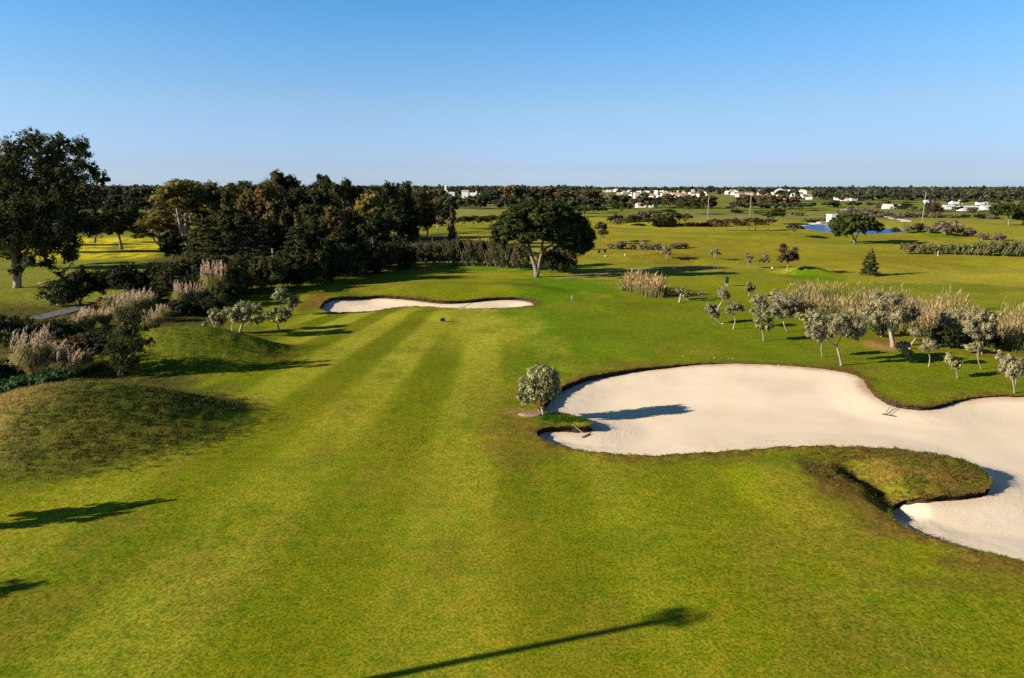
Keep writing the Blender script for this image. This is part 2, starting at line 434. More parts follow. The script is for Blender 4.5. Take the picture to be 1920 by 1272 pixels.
def turf(x, y, s):
    """base colour of the turf (linear) and how rough it grows"""
    r = np.hypot(x, y)
    n1, n2, n3 = fbm(x / 9, y / 14, 3), fbm(x / 2.6 + 7, y / 3.4, 3), fbm(x / 40 + 4, y / 22 + 1, 3)
    c = np.array(G_FAIR)[None] * np.ones((len(x), 1))
    def blend(c, col, k): return c * (1 - k[:, None]) + np.asarray(col)[None] * k[:, None]
    c = blend(c, G_DEEP, 0.6 * sstep(.45, .7, n1))
    c = blend(c, G_OCHRE, 0.55 * sstep(.5, .75, fbm(x / 7 + 31, y / 11 + 5, 3)) )
    c = blend(c, G_PALE, (.35 + .6 * sstep(.3, .6, n3)) * sstep(112, 165, r) * (1 - sstep(420, 600, r)))
    # mowing stripes run up the fairway, fading out towards the rough and into the foreground
    fan = np.clip(1 + 0.0115 * (90 - y), .6, 2.0)
    xs = (x + 3.4) / fan - 3.4 + 0.5 * (fbm(y / 30, x * 0 + 3.3, 2) - .5)
    st = np.cos(2 * math.pi * (xs + 3.4) / 6.9)
    w = sstep(-31, -25, x + .02 * y) * (1 - sstep(4, 9, x + .03 * (y - 60))) * (1 - sstep(100, 106, y))
    wn = w * (0.42 + 0.52 * sstep(45, 82, y))
    c = blend(c, G_LIGHT, wn * 0.85 * sstep(-.35, .6, st) * (0.65 + .6 * n1))
    c = blend(c, (.104, .122, .003), wn * 0.70 * sstep(.0, .7, -st))
    c = blend(c, G_LIGHT, 0.8 * w * sstep(70, 86, y) * sstep(-11, -6, x + 2 * (n2 - .5)) * (1 - sstep(1, 6, x + 2 * (n2 - .5))))
    for cx, cy, rx, ry, col, k in PATCHW:
        d = np.hypot((x - cx) / rx, (y - cy) / ry) + (n2 - .5) * 0.9 + (n1 - .5) * 0.5
        m = k * (1 - sstep(.55, 1.15, d))
        c = blend(c, col, m)
    rough = np.zeros(len(x))
    # the bank beyond the mounds on the left, under the wood, and the meadow with yellow flowers
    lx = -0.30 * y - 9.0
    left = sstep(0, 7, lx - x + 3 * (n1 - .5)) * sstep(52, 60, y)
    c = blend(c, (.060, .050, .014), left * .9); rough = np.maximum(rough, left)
    mead = sstep(0, 14, -0.47 * y - x + 8 * (n1 - .5)) * sstep(100, 112, y) * (1 - sstep(265, 300, y))
    c = blend(c, (.17, .175, .02), mead); 
    c = blend(c, G_YEL, mead * sstep(170, 182, y) * (1 - sstep(240, 262, y)) * sstep(.30, .52, n2))
    m1 = 1 - sstep(.75, 1.1, np.hypot((x + 34) / 12.8, (y - 50) / 9.8) + (n2 - .5) * .4)
    m2 = 1 - sstep(.75, 1.1, np.hypot((x + 37) / 13, (y - 72) / 8.5) + (n2 - .5) * .4)
    rough = np.maximum(rough, np.maximum(m1, .8 * m2))
    c = blend(c, G_ROUGH, .85 * m1 * sstep(-38, -31, x + 5 * (n2 - .5))); c = blend(c, (.098, .115, .008), .75 * m2)  # near mound: dry tan sunward, dark lee; sun and shade deepened in colour
    pt = fbm(x / 3.1 + 50, y / 3.6 + 20, 4)
    nearf = 1 - sstep(60, 110, r)
    c = blend(c, (.085, .125, .004), nearf * .40 * sstep(.56, .74, pt)); c = blend(c, (.185, .135, .018), nearf * .36 * sstep(.54, .72, fbm(x / 4.3 + 80, y / 5 + 11, 4)))
    # woods floor
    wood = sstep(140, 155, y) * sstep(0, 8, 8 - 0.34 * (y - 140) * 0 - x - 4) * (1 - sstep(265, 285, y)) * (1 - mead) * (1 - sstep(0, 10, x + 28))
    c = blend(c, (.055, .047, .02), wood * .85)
    # dried rim round the sand
    rim = (1 - sstep(.15, 1.5, s + 1.3 * (n2 - .5))) * (s > -.5)
    c = blend(c, G_BROWN, .75 * rim); rough = np.maximum(rough, rim * .9)
    sp = 1 - sstep(.8, 1.15, np.hypot((x - 25.5) / 8.5, (y - 41) / 5) + (n2 - .5) * .5)
    rough = np.maximum(rough, sp)
    # open country far beyond: bands of field, heath and stubble
    far = sstep(380, 520, r)
    n4 = fbm(x / 160 + 9, y / 70 + 4, 3)
    c = blend(c, (.150, .165, .030), far * .6); c = blend(c, (.20, .15, .075), far * .6 * sstep(.52, .66, n4)); c = blend(c, (.05, .06, .03), far * .7 * sstep(.55, .7, fbm(x / 90, y / 50 + 40, 3)))
    c = c * (0.86 + 0.28 * n2[:, None])
    return c, rough

def polar_grid():
    rows = list(np.geomspace(7, 260, 520)) + list(np.geomspace(260, 9000, 300))[1:]
    rows = np.array(rows)
    ang = np.radians(np.concatenate([np.linspace(-75, -44, 40)[:-1], np.linspace(-44, 44, 430), np.linspace(44, 75, 40)[1:]]))
    X = rows[:, None] * np.sin(ang)[None]; Y = rows[:, None] * np.cos(ang)[None]
    return X.ravel(), Y.ravel(), len(rows), len(ang)
gx, gy, NR, NA = polar_grid()
gs = sdf(gx, gy)
idx = np.arange(NR * NA).reshape(NR, NA)
a, b, c_, d_ = idx[:-1, :-1].ravel(), idx[:-1, 1:].ravel(), idx[1:, 1:].ravel(), idx[1:, :-1].ravel()
quads = np.stack([a, b, c_, d_], 1)
neg = gs[quads] < 0
nneg = neg.sum(1)
gq = quads[nneg == 0]                 # turf
sq = quads[nneg == 4]                 # sand
cut = quads[(nneg > 0) & (nneg < 4)]
ex, ey, cache = [], [], {}
NB = len(gx)
def cutpt(i, j):
    k = (i, j) if i < j else (j, i)
    if k not in cache:
        t = gs[k[0]] / (gs[k[0]] - gs[k[1]]); t = min(max(t, .02), .98)
        cache[k] = NB + len(ex)
        ex.append(gx[k[0]] + t * (gx[k[1]] - gx[k[0]])); ey.append(gy[k[0]] + t * (gy[k[1]] - gy[k[0]]))
    return cache[k]
gt, stt, segs = [], [], []
for q in cut:
    for tri in ((q[0], q[1], q[2]), (q[0], q[2], q[3])):
        sg = [gs[i] < 0 for i in tri]
        if not any(sg): gt.append(tri); continue
        if all(sg): stt.append(tri); continue
        ins, out, cross = [], [], []
        for k in range(3):
            i, j = tri[k], tri[(k + 1) % 3]
            (ins if sg[k] else out).append(i)
            if sg[k] != sg[(k + 1) % 3]:
                m = cutpt(i, j); ins.append(m); out.append(m); cross.append((m, sg[k]))
        for lst, dst in ((ins, stt), (out, gt)):
            for k in range(1, len(lst) - 1): dst.append((lst[0], lst[k], lst[k + 1]))
        e0 = [m for m, f in cross if f][0]; e1 = [m for m, f in cross if not f][0]
        segs.append((e0, e1))
AX, AY = np.concatenate([gx, ex]), np.concatenate([gy, ey])
AS = np.concatenate([gs, np.zeros(len(ex))])
AZ = H(AX, AY)
rr = np.hypot(AX, AY)
tcol, trough = turf(AX, AY, AS)
# small lumps where the grass is rough
AZ = AZ + trough * (fbm(AX * 1.4, AY * 1.4, 3) - .5) * .26 * (rr < 160)
SZ = sand_z(AX, AY, AS)
def compact(faces):
    used = np.unique(np.concatenate([np.asarray(f).ravel() for f in faces if len(f)]))
    mp_ = np.full(len(AX), -1, int); mp_[used] = np.arange(len(used))
    return used, [mp_[np.asarray(f)] for f in faces if len(f)]

# turf material: fine two-scale mottling on top of the measured turf colour, bump for the blades
m, n, l, b = new_mat('turf')
t = n.new('ShaderNodeTexCoord')
at_ = n.new('ShaderNodeAttribute'); at_.attribute_name = 'tint'
f1 = noise_node(n, l, t.outputs['Object'], 6.5, 5, 0.8)
f2 = noise_node(n, l, t.outputs['Object'], 1.3, 4, 0.6)
f3 = noise_node(n, l, t.outputs['Object'], 3.6, 5, 0.75)
base = mix(n, l, 'MULTIPLY', 1.0, at_.outputs['Color'], ramp(n, l, f1.outputs[0], .34, .66, (.36, .40, .25), (1.78, 1.72, 1.9)))
base = mix(n, l, 'MULTIPLY', 1.0, base, ramp(n, l, f2.outputs[0], .3, .7, (.66, .86, .6), (1.26, 1.1, 1.3)))
dry = n.new('ShaderNodeMath'); dry.operation = 'MULTIPLY'
l.new(ramp(n, l, f3.outputs[0], .52, .68), dry.inputs[0]); l.new(at_.outputs['Alpha'], dry.inputs[1])
sc_ = n.new('ShaderNodeMath'); sc_.operation = 'MULTIPLY'; sc_.inputs[1].default_value = 0.45
l.new(dry.outputs[0], sc_.inputs[0])
base = mix(n, l, 'MIX', sc_.outputs[0], base, (.16, .115, .035))
l.new(base, b.inputs['Base Color'])
b.inputs['Roughness'].default_value = 0.9; b.inputs['Specular IOR Level'].default_value = 0.02
hsum = n.new('ShaderNodeMath'); hsum.operation = 'ADD'
l.new(f1.outputs[0], hsum.inputs[0])
hm = n.new('ShaderNodeMath'); hm.operation = 'MULTIPLY'; l.new(f3.outputs[0], hm.inputs[0]); l.new(at_.outputs['Alpha'], hm.inputs[1])
hm2 = n.new('ShaderNodeMath'); hm2.operation = 'MULTIPLY'; hm2.inputs[1].default_value = 3.0; l.new(hm.outputs[0], hm2.inputs[0])
l.new(hm2.outputs[0], hsum.inputs[1])
bp = n.new('ShaderNodeBump'); bp.inputs['Strength'].default_value = 0.55; bp.inputs['Distance'].default_value = 0.05
l.new(hsum.outputs[0], bp.inputs['Height']); l.new(bp.outputs[0], b.inputs['Normal'])
M['turf'] = m
M['soil'] = plain('shaded_lip_soil', (.060, .034, .022), .95, 6, .5, .6, .05)  # lip soil, its colour darkened for the shade under the turf edge
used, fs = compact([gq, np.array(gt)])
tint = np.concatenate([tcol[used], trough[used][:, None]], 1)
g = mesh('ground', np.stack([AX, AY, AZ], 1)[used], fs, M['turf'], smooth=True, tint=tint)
tag(g, kind='structure')
# soil lip between turf and sand
pts = sorted(set(i for s_ in segs for i in s_)); pm = {p: k for k, p in enumerate(pts)}
PX = np.array([AX[p] for p in pts]); PY = np.array([AY[p] for p in pts])
gxx, gyy = sdf(PX + .15, PY) - sdf(PX - .15, PY), sdf(PX, PY + .15) - sdf(PX, PY - .15); gl = np.hypot(gxx, gyy) + 1e-9
und = .28 * np.clip(lip(PX, PY) / .45, .15, 1)                      # the turf overhangs the cut soil a little
P0 = np.stack([PX, PY, AZ[pts]], 1)
PZ = SZ[pts] - .01
P1 = np.stack([PX + gxx / gl * und, PY + gyy / gl * und, PZ + .02], 1); P2 = np.stack([PX, PY, PZ], 1)
Pm = (P0 + P1) / 2 + np.stack([gxx / gl * und * .4, gyy / gl * und * .4, -.1 * und], 1)
k = len(pts)
lf = []
for u, v in segs:
    u, v = pm[u], pm[v]; lf += [(u, v, k + v, k + u), (k + u, k + v, 2 * k + v, 2 * k + u), (2 * k + u, 2 * k + v, 3 * k + v, 3 * k + u)]
lp = mesh('bunker_lip', np.concatenate([P0, Pm, P1, P2]), [np.array(lf)], M['soil'], smooth=False)
tag(lp, kind='structure')

# sand: raked in rings that follow the edge
m, n, l, b = new_mat('bunker_sand')
t = n.new('ShaderNodeTexCoord'); at_ = n.new('ShaderNodeAttribute'); at_.attribute_name = 'tint'
sep = n.new('ShaderNodeSeparateColor'); l.new(at_.outputs['Color'], sep.inputs[0])
nz = noise_node(n, l, t.outputs['Object'], .8, 3)
q1 = n.new('ShaderNodeMath'); q1.operation = 'MULTIPLY_ADD'; q1.inputs[1].default_value = 1.6
l.new(nz.outputs[0], q1.inputs[0]); l.new(sep.outputs[0], q1.inputs[2])
q2 = n.new('ShaderNodeMath'); q2.operation = 'MULTIPLY'; q2.inputs[1].default_value = 17.0; l.new(q1.outputs[0], q2.inputs[0])
sn = n.new('ShaderNodeMath'); sn.operation = 'SINE'; l.new(q2.outputs[0], sn.inputs[0])
q3 = n.new('ShaderNodeMath'); q3.operation = 'MULTIPLY'; q3.inputs[1].default_value = 3.4; l.new(q1.outputs[0], q3.inputs[0])
sn2 = n.new('ShaderNodeMath'); sn2.operation = 'SINE'; l.new(q3.outputs[0], sn2.inputs[0])
sm = n.new('ShaderNodeMath'); sm.operation = 'MULTIPLY_ADD'; sm.inputs[1].default_value = 1.2; l.new(sn2.outputs[0], sm.inputs[0]); l.new(sn.outputs[0], sm.inputs[2])
amp = n.new('ShaderNodeMath'); amp.operation = 'MULTIPLY'; l.new(sm.outputs[0], amp.inputs[0]); l.new(sep.outputs[1], amp.inputs[1])
fine = noise_node(n, l, t.outputs['Object'], 14, 5, .7)
hh = n.new('ShaderNodeMath'); hh.operation = 'MULTIPLY_ADD'; hh.inputs[1].default_value = .25; l.new(fine.outputs[0], hh.inputs[0]); l.new(amp.outputs[0], hh.inputs[2])
bp = n.new('ShaderNodeBump'); bp.inputs['Strength'].default_value = .16; bp.inputs['Distance'].default_value = .02
l.new(hh.outputs[0], bp.inputs['Height']); l.new(bp.outputs[0], b.inputs['Normal'])
sc1 = ramp(n, l, fine.outputs[0], .3, .7, (.68, .555, .40), (.72, .60, .44))
big = noise_node(n, l, t.outputs['Object'], .35, 4)
sc1 = mix(n, l, 'MULTIPLY', 1.0, sc1, ramp(n, l, big.outputs[0], .3, .7, (.955, .93, .87), (1.02, 1.02, 1.03)))
dirt = mix(n, l, 'MIX', sep.outputs[2], sc1, (.44, .275, .17))
l.new(dirt, b.inputs['Base Color']); b.inputs['Roughness'].default_value = .95; b.inputs['Specular IOR Level'].default_value = .08
M['sand'] = m
isnear = AY < 85
sand_faces = [sq, np.array(stt)]
for nm, flag in (('bunker_sand', True), ('bunker_sand', False)):
    fsel = [f[(isnear[f[:, 0]] == flag)] for f in sand_faces]
    used, fs = compact(fsel)
    d = -AS[used]
    rk = .8 * (1 - sstep(2.5, 6, d)) * (AY[used] < 58) * (1 - .75 * sstep(52, 57, AY[used]))
    dd = (1 - sstep(.05, 1.3, d + .8 * (fbm(AX[used] * 1.1, AY[used] * 1.1, 2) - .5))) * (.30 + .6 * sstep(12, 20, AX[used]) * sstep(55, 60, AY[used]) if flag else .35)
    o = mesh(nm, np.stack([AX, AY, SZ], 1)[used], fs, M['sand'], smooth=True, tint=np.stack([d, rk * 1.0, dd], 1))
    tag(o, kind='structure')
def ground_z(x, y):
    s = float(sdf(np.array([x]), np.array([y]))[0])
    return float(sand_z(np.array([x]), np.array([y]), np.array([s]))[0]) if s < 0 else float(H(x, y))

# pond
m, n, l, b = new_mat('pond_water')
t = n.new('ShaderNodeTexCoord'); w1 = noise_node(n, l, t.outputs['Object'], .9, 3)
bp = n.new('ShaderNodeBump'); bp.inputs['Strength'].default_value = .9; bp.inputs['Distance'].default_value = .35
l.new(w1.outputs[0], bp.inputs['Height']); l.new(bp.outputs[0], b.inputs['Normal'])
b.inputs['Base Color'].default_value = (.010, .085, .33, 1); b.inputs['Roughness'].default_value = .35; b.inputs['Specular IOR Level'].default_value = .15
M['water'] = m
V = [(POND[0], POND[1], -.42)] + [(POND[0] + POND[2] * 1.12 * math.cos(a_), POND[1] + POND[3] * 1.12 * math.sin(a_), -.42) for a_ in np.linspace(0, 2 * math.pi, 72, endpoint=False)]
tag(mesh('water', V, [np.array([(0, 1 + i, 1 + (i + 1) % 72) for i in range(72)])], M['water']), kind='structure')

# paths: ribbons laid on the ground
def ribbon(name, pxs, width, mat, lift=.05):
    C = np.array([at(*p)[:2] for p in pxs]); P = []
    for i in range(len(C) - 1):
        nseg = max(2, int(np.linalg.norm(C[i + 1] - C[i]) / 1.0))
        p0, p1, p2, p3 = C[max(i - 1, 0)], C[i], C[i + 1], C[min(i + 2, len(C) - 1)]
        for q in range(nseg):
            u = q / nseg
            P.append(.5 * (2 * p1 + (p2 - p0) * u + (2 * p0 - 5 * p1 + 4 * p2 - p3) * u * u + (3 * p1 - p0 - 3 * p2 + p3) * u ** 3))
    P.append(C[-1]); P = np.array(P); T = np.gradient(P, axis=0); T /= np.linalg.norm(T, axis=1)[:, None] + 1e-9
    N = np.stack([-T[:, 1], T[:, 0]], 1); k = 7; V = []
    for j in range(k):
        Q = P + N * (j / (k - 1) - .5) * width
        V.append(np.stack([Q[:, 0], Q[:, 1], H(Q[:, 0], Q[:, 1]) + lift], 1))
    V = np.concatenate(V); L = len(P)
    F_ = [(j * L + i, (j + 1) * L + i, (j + 1) * L + i + 1, j * L + i + 1) for j in range(k - 1) for i in range(L - 1)]
    return tag(mesh(name, V, [np.array(F_)], mat, smooth=True), kind='structure')
M['asphalt'] = plain('grey_path_gravel', (.10, .092, .098), .9, 3, .2, .3)
M['track'] = plain('pale_track', (.60, .53, .47), .9, .6, .12)
ribbon('path', [(60, 600), (110, 588), (150, 578), (190, 570), (230, 556), (265, 546), (300, 540), (340, 530)], 3.0, M['asphalt'], .09)
ribbon('track', [(1700, 417.5), (1672, 409.5), (1640, 406), (1612, 403), (1592, 399), (1580, 396), (1590, 393.5), (1610, 392.5)], 5.0, M['track'], .3)
ribbon('path', [(1480, 424.5), (1515, 422), (1550, 420.5), (1580, 420.3)], 4, M['track'], .2)
ribbon('path', [(1040, 524), (1100, 515), (1150, 508), (1230, 503), (1310, 503), (1350, 509)], 1.8, plain('worn_turf', (.24, .19, .075), .95, 2, .25), .04)

# ------------------------------------------------------------------ trees and plants: builders
def leaf_cloud(lobes, n, size, aspect=.45, rs=None, out=.65, clump=.24, tint_amt=.35, down=0.0, core=.18, lit=None):
    """leaf-sized kites gathered in sprays over a set of lobes (cx,cy,cz,rx,ry,rz)"""
    rs = rs or RS
    L = np.asarray(lobes, float)
    w = (L[:, 3] * L[:, 4] * L[:, 5]) ** .62; w /= w.sum()
    K = max(6, n // 34)                                     # sprays
    li = rs.choice(len(L), K, p=w)
    u = rs.normal(size=(K, 3)); u /= np.linalg.norm(u, axis=1)[:, None]
    u[:, 2] += .12; q = np.where(rs.rand(K) < core, rs.rand(K) * .7, .72 + .34 * rs.rand(K))
    sc = L[li, :3] + u * L[li, 3:] * q[:, None]
    st = 1 + tint_amt * (rs.rand(K) - .5) * 2
    hue = rs.normal(size=(K, 3)) * .04 * tint_amt / .35
    si = rs.randint(0, K, n)
    rad = L[li[si], 3:] * clump * (.6 + .8 * rs.rand(K))[si][:, None]
    g = rs.normal(size=(n, 3)); g /= (1 + .15 * np.linalg.norm(g, axis=1))[:, None]
    P = sc[si] + g * rad * .8
    P[:, 2] -= down * rs.rand(n) * rad[:, 2]
    nrm = u[si] * .55 + g * .45; nrm /= np.linalg.norm(nrm, axis=1)[:, None] + 1e-9
    r = rs.normal(size=(n, 3)); r /= np.linalg.norm(r, axis=1)[:, None]
    N = nrm * out + r * (1 - out) + np.array([0, 0, .12]); N /= np.linalg.norm(N, axis=1)[:, None] + 1e-9
    t = np.cross(N, rs.normal(size=(n, 3))); t /= np.linalg.norm(t, axis=1)[:, None] + 1e-9
    if down: t[:, 2] -= down; t /= np.linalg.norm(t, axis=1)[:, None]
    bb = np.cross(N, t)
    s = size * (.6 + .8 * rs.rand(n))[:, None]
    k_ = rs.rand(n) < .16; li2 = li[si]                    # inner foliage: bigger sprays that close the mass
    P[k_] = L[li2[k_], :3] + u[si[k_]] * L[li2[k_], 3:] * (rs.rand(k_.sum()) * .72)[:, None]; s[k_] *= 2.0
    V = np.stack([P + t * s, P + bb * s * aspect, P - t * s, P - bb * s * aspect], 1).reshape(-1, 3)
    c = (st[si] * (1 + .3 * (rs.rand(n) - .5)))[:, None] * (1 + hue[si])
    return V, np.arange(4 * n).reshape(-1, 4), np.repeat(np.clip(c, .2, 2.2), 4, 0)
def bend(a, b, k=.12, n=5, rs=None):
    rs = rs or RS
    a, b = np.asarray(a, float), np.asarray(b, float); L = np.linalg.norm(b - a)
    off = rs.normal(size=3) * L * k; off[2] = abs(off[2]) * .5
    return [a + (b - a) * t + off * math.sin(math.pi * t) for t in np.linspace(0, 1, n)]

def proto_tree(kind, h, w, n, leaf, mat, bark, seed, ground_r=None):
    """a tree of height h and crown width w at the origin; returns (trunk MB, crown arrays)"""
    rs = np.random.RandomState(seed); mb = MB(); lobes = []; R_ = w / 2; tr = ground_r or h * (.013 if kind == 'euc' else .017)
    down, asp, out, clump = 0, .45, .65, .26
    if kind == 'euc':                                       # tall, several limbs, separate rounded masses
        stems = [(rs.normal(0, .35) * R_ * .5, rs.normal(0, .35) * R_ * .5) for _ in range(3)]
        for (sx, sy) in stems:
            top = np.array([sx, sy, h * (.7 + .15 * rs.rand())]); fork = np.array([0, 0, h * .12])
            mb.tube([(0, 0, -.3), fork] + bend(fork, top, .07, 6, rs)[1:], [tr * 1.3, tr] + list(np.linspace(tr * .8, tr * .2, 5)), 6)
            for k in range(7):
                f = .15 + .8 * rs.rand(); p = fork + (top - fork) * f
                a = rs.rand() * 6.28; d = R_ * (1.0 - .7 * max(0, f - .35)) * (.4 + .6 * rs.rand())
                e = np.array([d * math.cos(a), d * math.sin(a), h * (.14 + .78 * f)])
                mb.tube(bend(p, e, .08, 4, rs), np.linspace(tr * .4, tr * .1, 4), 5)
                r = R_ * (.26 + .16 * rs.rand()); lobes.append((*e, r, r, r * .85))
        for k in range(4):
            a = rs.rand() * 6.28; r = R_ * .3; lobes.append((R_ * .35 * math.cos(a), R_ * .35 * math.sin(a), h * (.93 - .03 * k) - r * .5, r, r, r * .9))
        down = .25
    elif kind == 'pine':                                    # umbrella pine: bare bole, flat dome
        zf = h * .42; mb.tube([(0, 0, -.3), (rs.normal() * .02 * h, 0, zf * .5), (0, 0, zf)], [tr * 1.25, tr, tr * .85], 7)
        for k in range(15):
            a = k * 2.4 + rs.rand() * .5; d = R_ * math.sqrt((k + .5) / 15) * .80
            z = h * (.79 - .17 * (d / R_) ** 2) + rs.normal() * .02 * h; r = R_ * (.27 + .07 * rs.rand())
            e = (d * math.cos(a), d * math.sin(a), z); lobes.append((*e, r, r, min(r * .8, h * .19)))
            mb.tube(bend((0, 0, zf * (.85 + .15 * rs.rand())), e, .06, 4, rs), np.linspace(tr * .45, tr * .12, 4), 5)
        out = .6; asp = .5; clump = .24
    elif kind == 'cone':                                    # narrow conifer
        mb.tube([(0, 0, -.2), (0, 0, h * .95)], [tr, tr * .15], 6)
        for k in range(38):
            f = (k + .5) / 38; z = h * (.06 + .92 * f); R2 = R_ * (1 - f) ** .75
            for q in range(2):
                a = k * 2.4 + q * 3.1 + rs.rand(); d = R2 * (.45 + .35 * rs.rand()); r = max(R2 * .38, .12)
                lobes.append((d * math.cos(a), d * math.sin(a), z, r, r, r * .55))
        down = .3; asp = .3
    elif kind == 'cedar':                                   # layered dark boughs
        mb.tube([(0, 0, -.2), (0, 0, h * .95)], [tr, tr * .2], 6)
        for k in range(9):
            z = h * (.12 + .84 * k / 9); R2 = R_ * (1 - .72 * k / 9)
            for q in range(6):
                a = q * 1.05 + k * .5 + rs.rand() * .4; d = R2 * (.45 + .3 * rs.rand()); r = R2 * .36
                lobes.append((d * math.cos(a), d * math.sin(a), z + rs.normal() * .015 * h, r, r, h * .028))
                mb.tube([(0, 0, z), (d * math.cos(a), d * math.sin(a), z)], [tr * .25, tr * .08], 4)
        asp = .3; out = .5
    elif kind == 'poplar':                                  # upright brown tree
        mb.tube([(0, 0, -.2), (0, 0, h * .9)], [tr, tr * .2], 6)
        for k in range(26):
            f = rs.rand() ** .8; z = h * (.10 + .85 * f); R2 = R_ * (1.0 - .72 * f)
            a = rs.rand() * 6.28; d = R2 * .6 * rs.rand(); r = R2 * .5 + .1
            lobes.append((d * math.cos(a), d * math.sin(a), z, r, r, r * 1.3))
        down = .2
    elif kind == 'round':                                   # standard tree with one round head
        zf = h * .38; mb.tube(bend((0, 0, -.2), (rs.normal() * .03 * h, 0, zf), .05, 4, rs), [tr * 1.2, tr, tr * .9, tr * .8], 6)
        for k in range(13):
            a = k * 2.4; f = (k + .5) / 13; d = R_ * .62 * math.sqrt(f if k % 2 else 1 - f); z = h * (.46 + .42 * rs.rand()); r = R_ * (.36 + .1 * rs.rand())
            e = (d * math.cos(a), d * math.sin(a), z); lobes.append((*e, r, r, r * .8)); mb.tube(bend((0, 0, zf), e, .06, 4, rs), np.linspace(tr * .5, tr * .12, 4), 5)
    elif kind == 'shrub':                                   # down to the ground
        for k in range(7): mb.tube(bend((rs.normal() * .1 * R_, rs.normal() * .1 * R_, -.1), (R_ * .5 * math.cos(k), R_ * .5 * math.sin(k), h * .6), .05, 4, rs), np.linspace(tr * .6, tr * .15, 4), 5)
        for k in range(14):
            a = k * 2.4; d = R_ * .68 * math.sqrt((k + .5) / 14); r = R_ * (.32 + .12 * rs.rand()); z = (h - r * .6) * (.35 + .6 * rs.rand()) * (1 - .35 * (d / R_) ** 2)
            lobes.append((d * math.cos(a), d * math.sin(a), max(z, r * .5), r, r, min(r * .9, h * .34)))
    elif kind == 'brush':                                   # tall upright brushwood (tamarisk)
        for k in range(9): mb.tube(bend((rs.normal() * .18 * R_, rs.normal() * .18 * R_, -.1), (rs.normal() * .45 * R_, rs.normal() * .45 * R_, h * .75), .06, 4, rs), np.linspace(tr * .7, tr * .15, 4), 5)
        for k in range(16):
            a = rs.rand() * 6.28; d = R_ * .7 * math.sqrt(rs.rand()); r = R_ * (.26 + .12 * rs.rand()); z = h * (.2 + .66 * rs.rand()) * (1 - .25 * (d / R_) ** 2)
            lobes.append((d * math.cos(a), d * math.sin(a), z, r, r, h * .2))
        down = 1.2; asp = .25; out = .5
    return mb, leaf_cloud(lobes, n, leaf, asp, rs, out, clump, down=down)
PROTO = {}
def proto(key, kind, h, w, n, leaf, mat, bark, seed, name):
    """keeps the meshes of one kind; things made from it share them"""
    mb, (V, Q, T) = proto_tree(kind, h, w, n, leaf, mat, bark, seed)
    PROTO[key] = dict(mb=mb, crown=(V, Q, T), h=h, w=w, mat=M[mat], bark=M[bark], name=name, first=None, kind=kind)
SHRUBS = ('shrub', 'brush')
def plant(key, base, h, w, rz=None, label=None, cat=None, group=None, wy=None):
    """one plant of kind key standing at base (world), scaled to height h and width w"""
    P = PROTO[key]; rz = random.uniform(0, 6.28) if rz is None else rz
    sc = (w / P['w'], (wy or w) / P['w'], h / P['h'])
    if P['first'] is None:
        t = empty(P['name'], base)
        P['mb'].build('stem' if P['kind'] in SHRUBS else 'trunk', P['bark'], t, True)
        V, Q, T = P['crown']; mesh('foliage' if P['kind'] in SHRUBS else 'crown', V, Q, P['mat'], t, False, T)
        P['first'] = t
        t.rotation_euler = (0, 0, rz); t.scale = sc
    else:
        t = copy_thing(P['first'], base, rz, sc)
        for k in ('label', 'category', 'group'):
            if k in t: del t[k]
    return tag(t, label, cat or ('bush' if P['kind'] in SHRUBS else 'tree'), group)
def plant_px(key, px, by, ty, wpx, label=None, cat=None, group=None, rz=None, sink=0.0, from_y=0.0):
    B = at(px, by, from_y); top = onplane(px, ty, B[1]); dep = B[1] * CP + (CAM_H - B[2]) * SP
    o = plant(key, (B[0], B[1], B[2] - sink), max(top[2] - B[2] + sink, .3), wpx * dep / F, rz, label, cat, group)
    return o

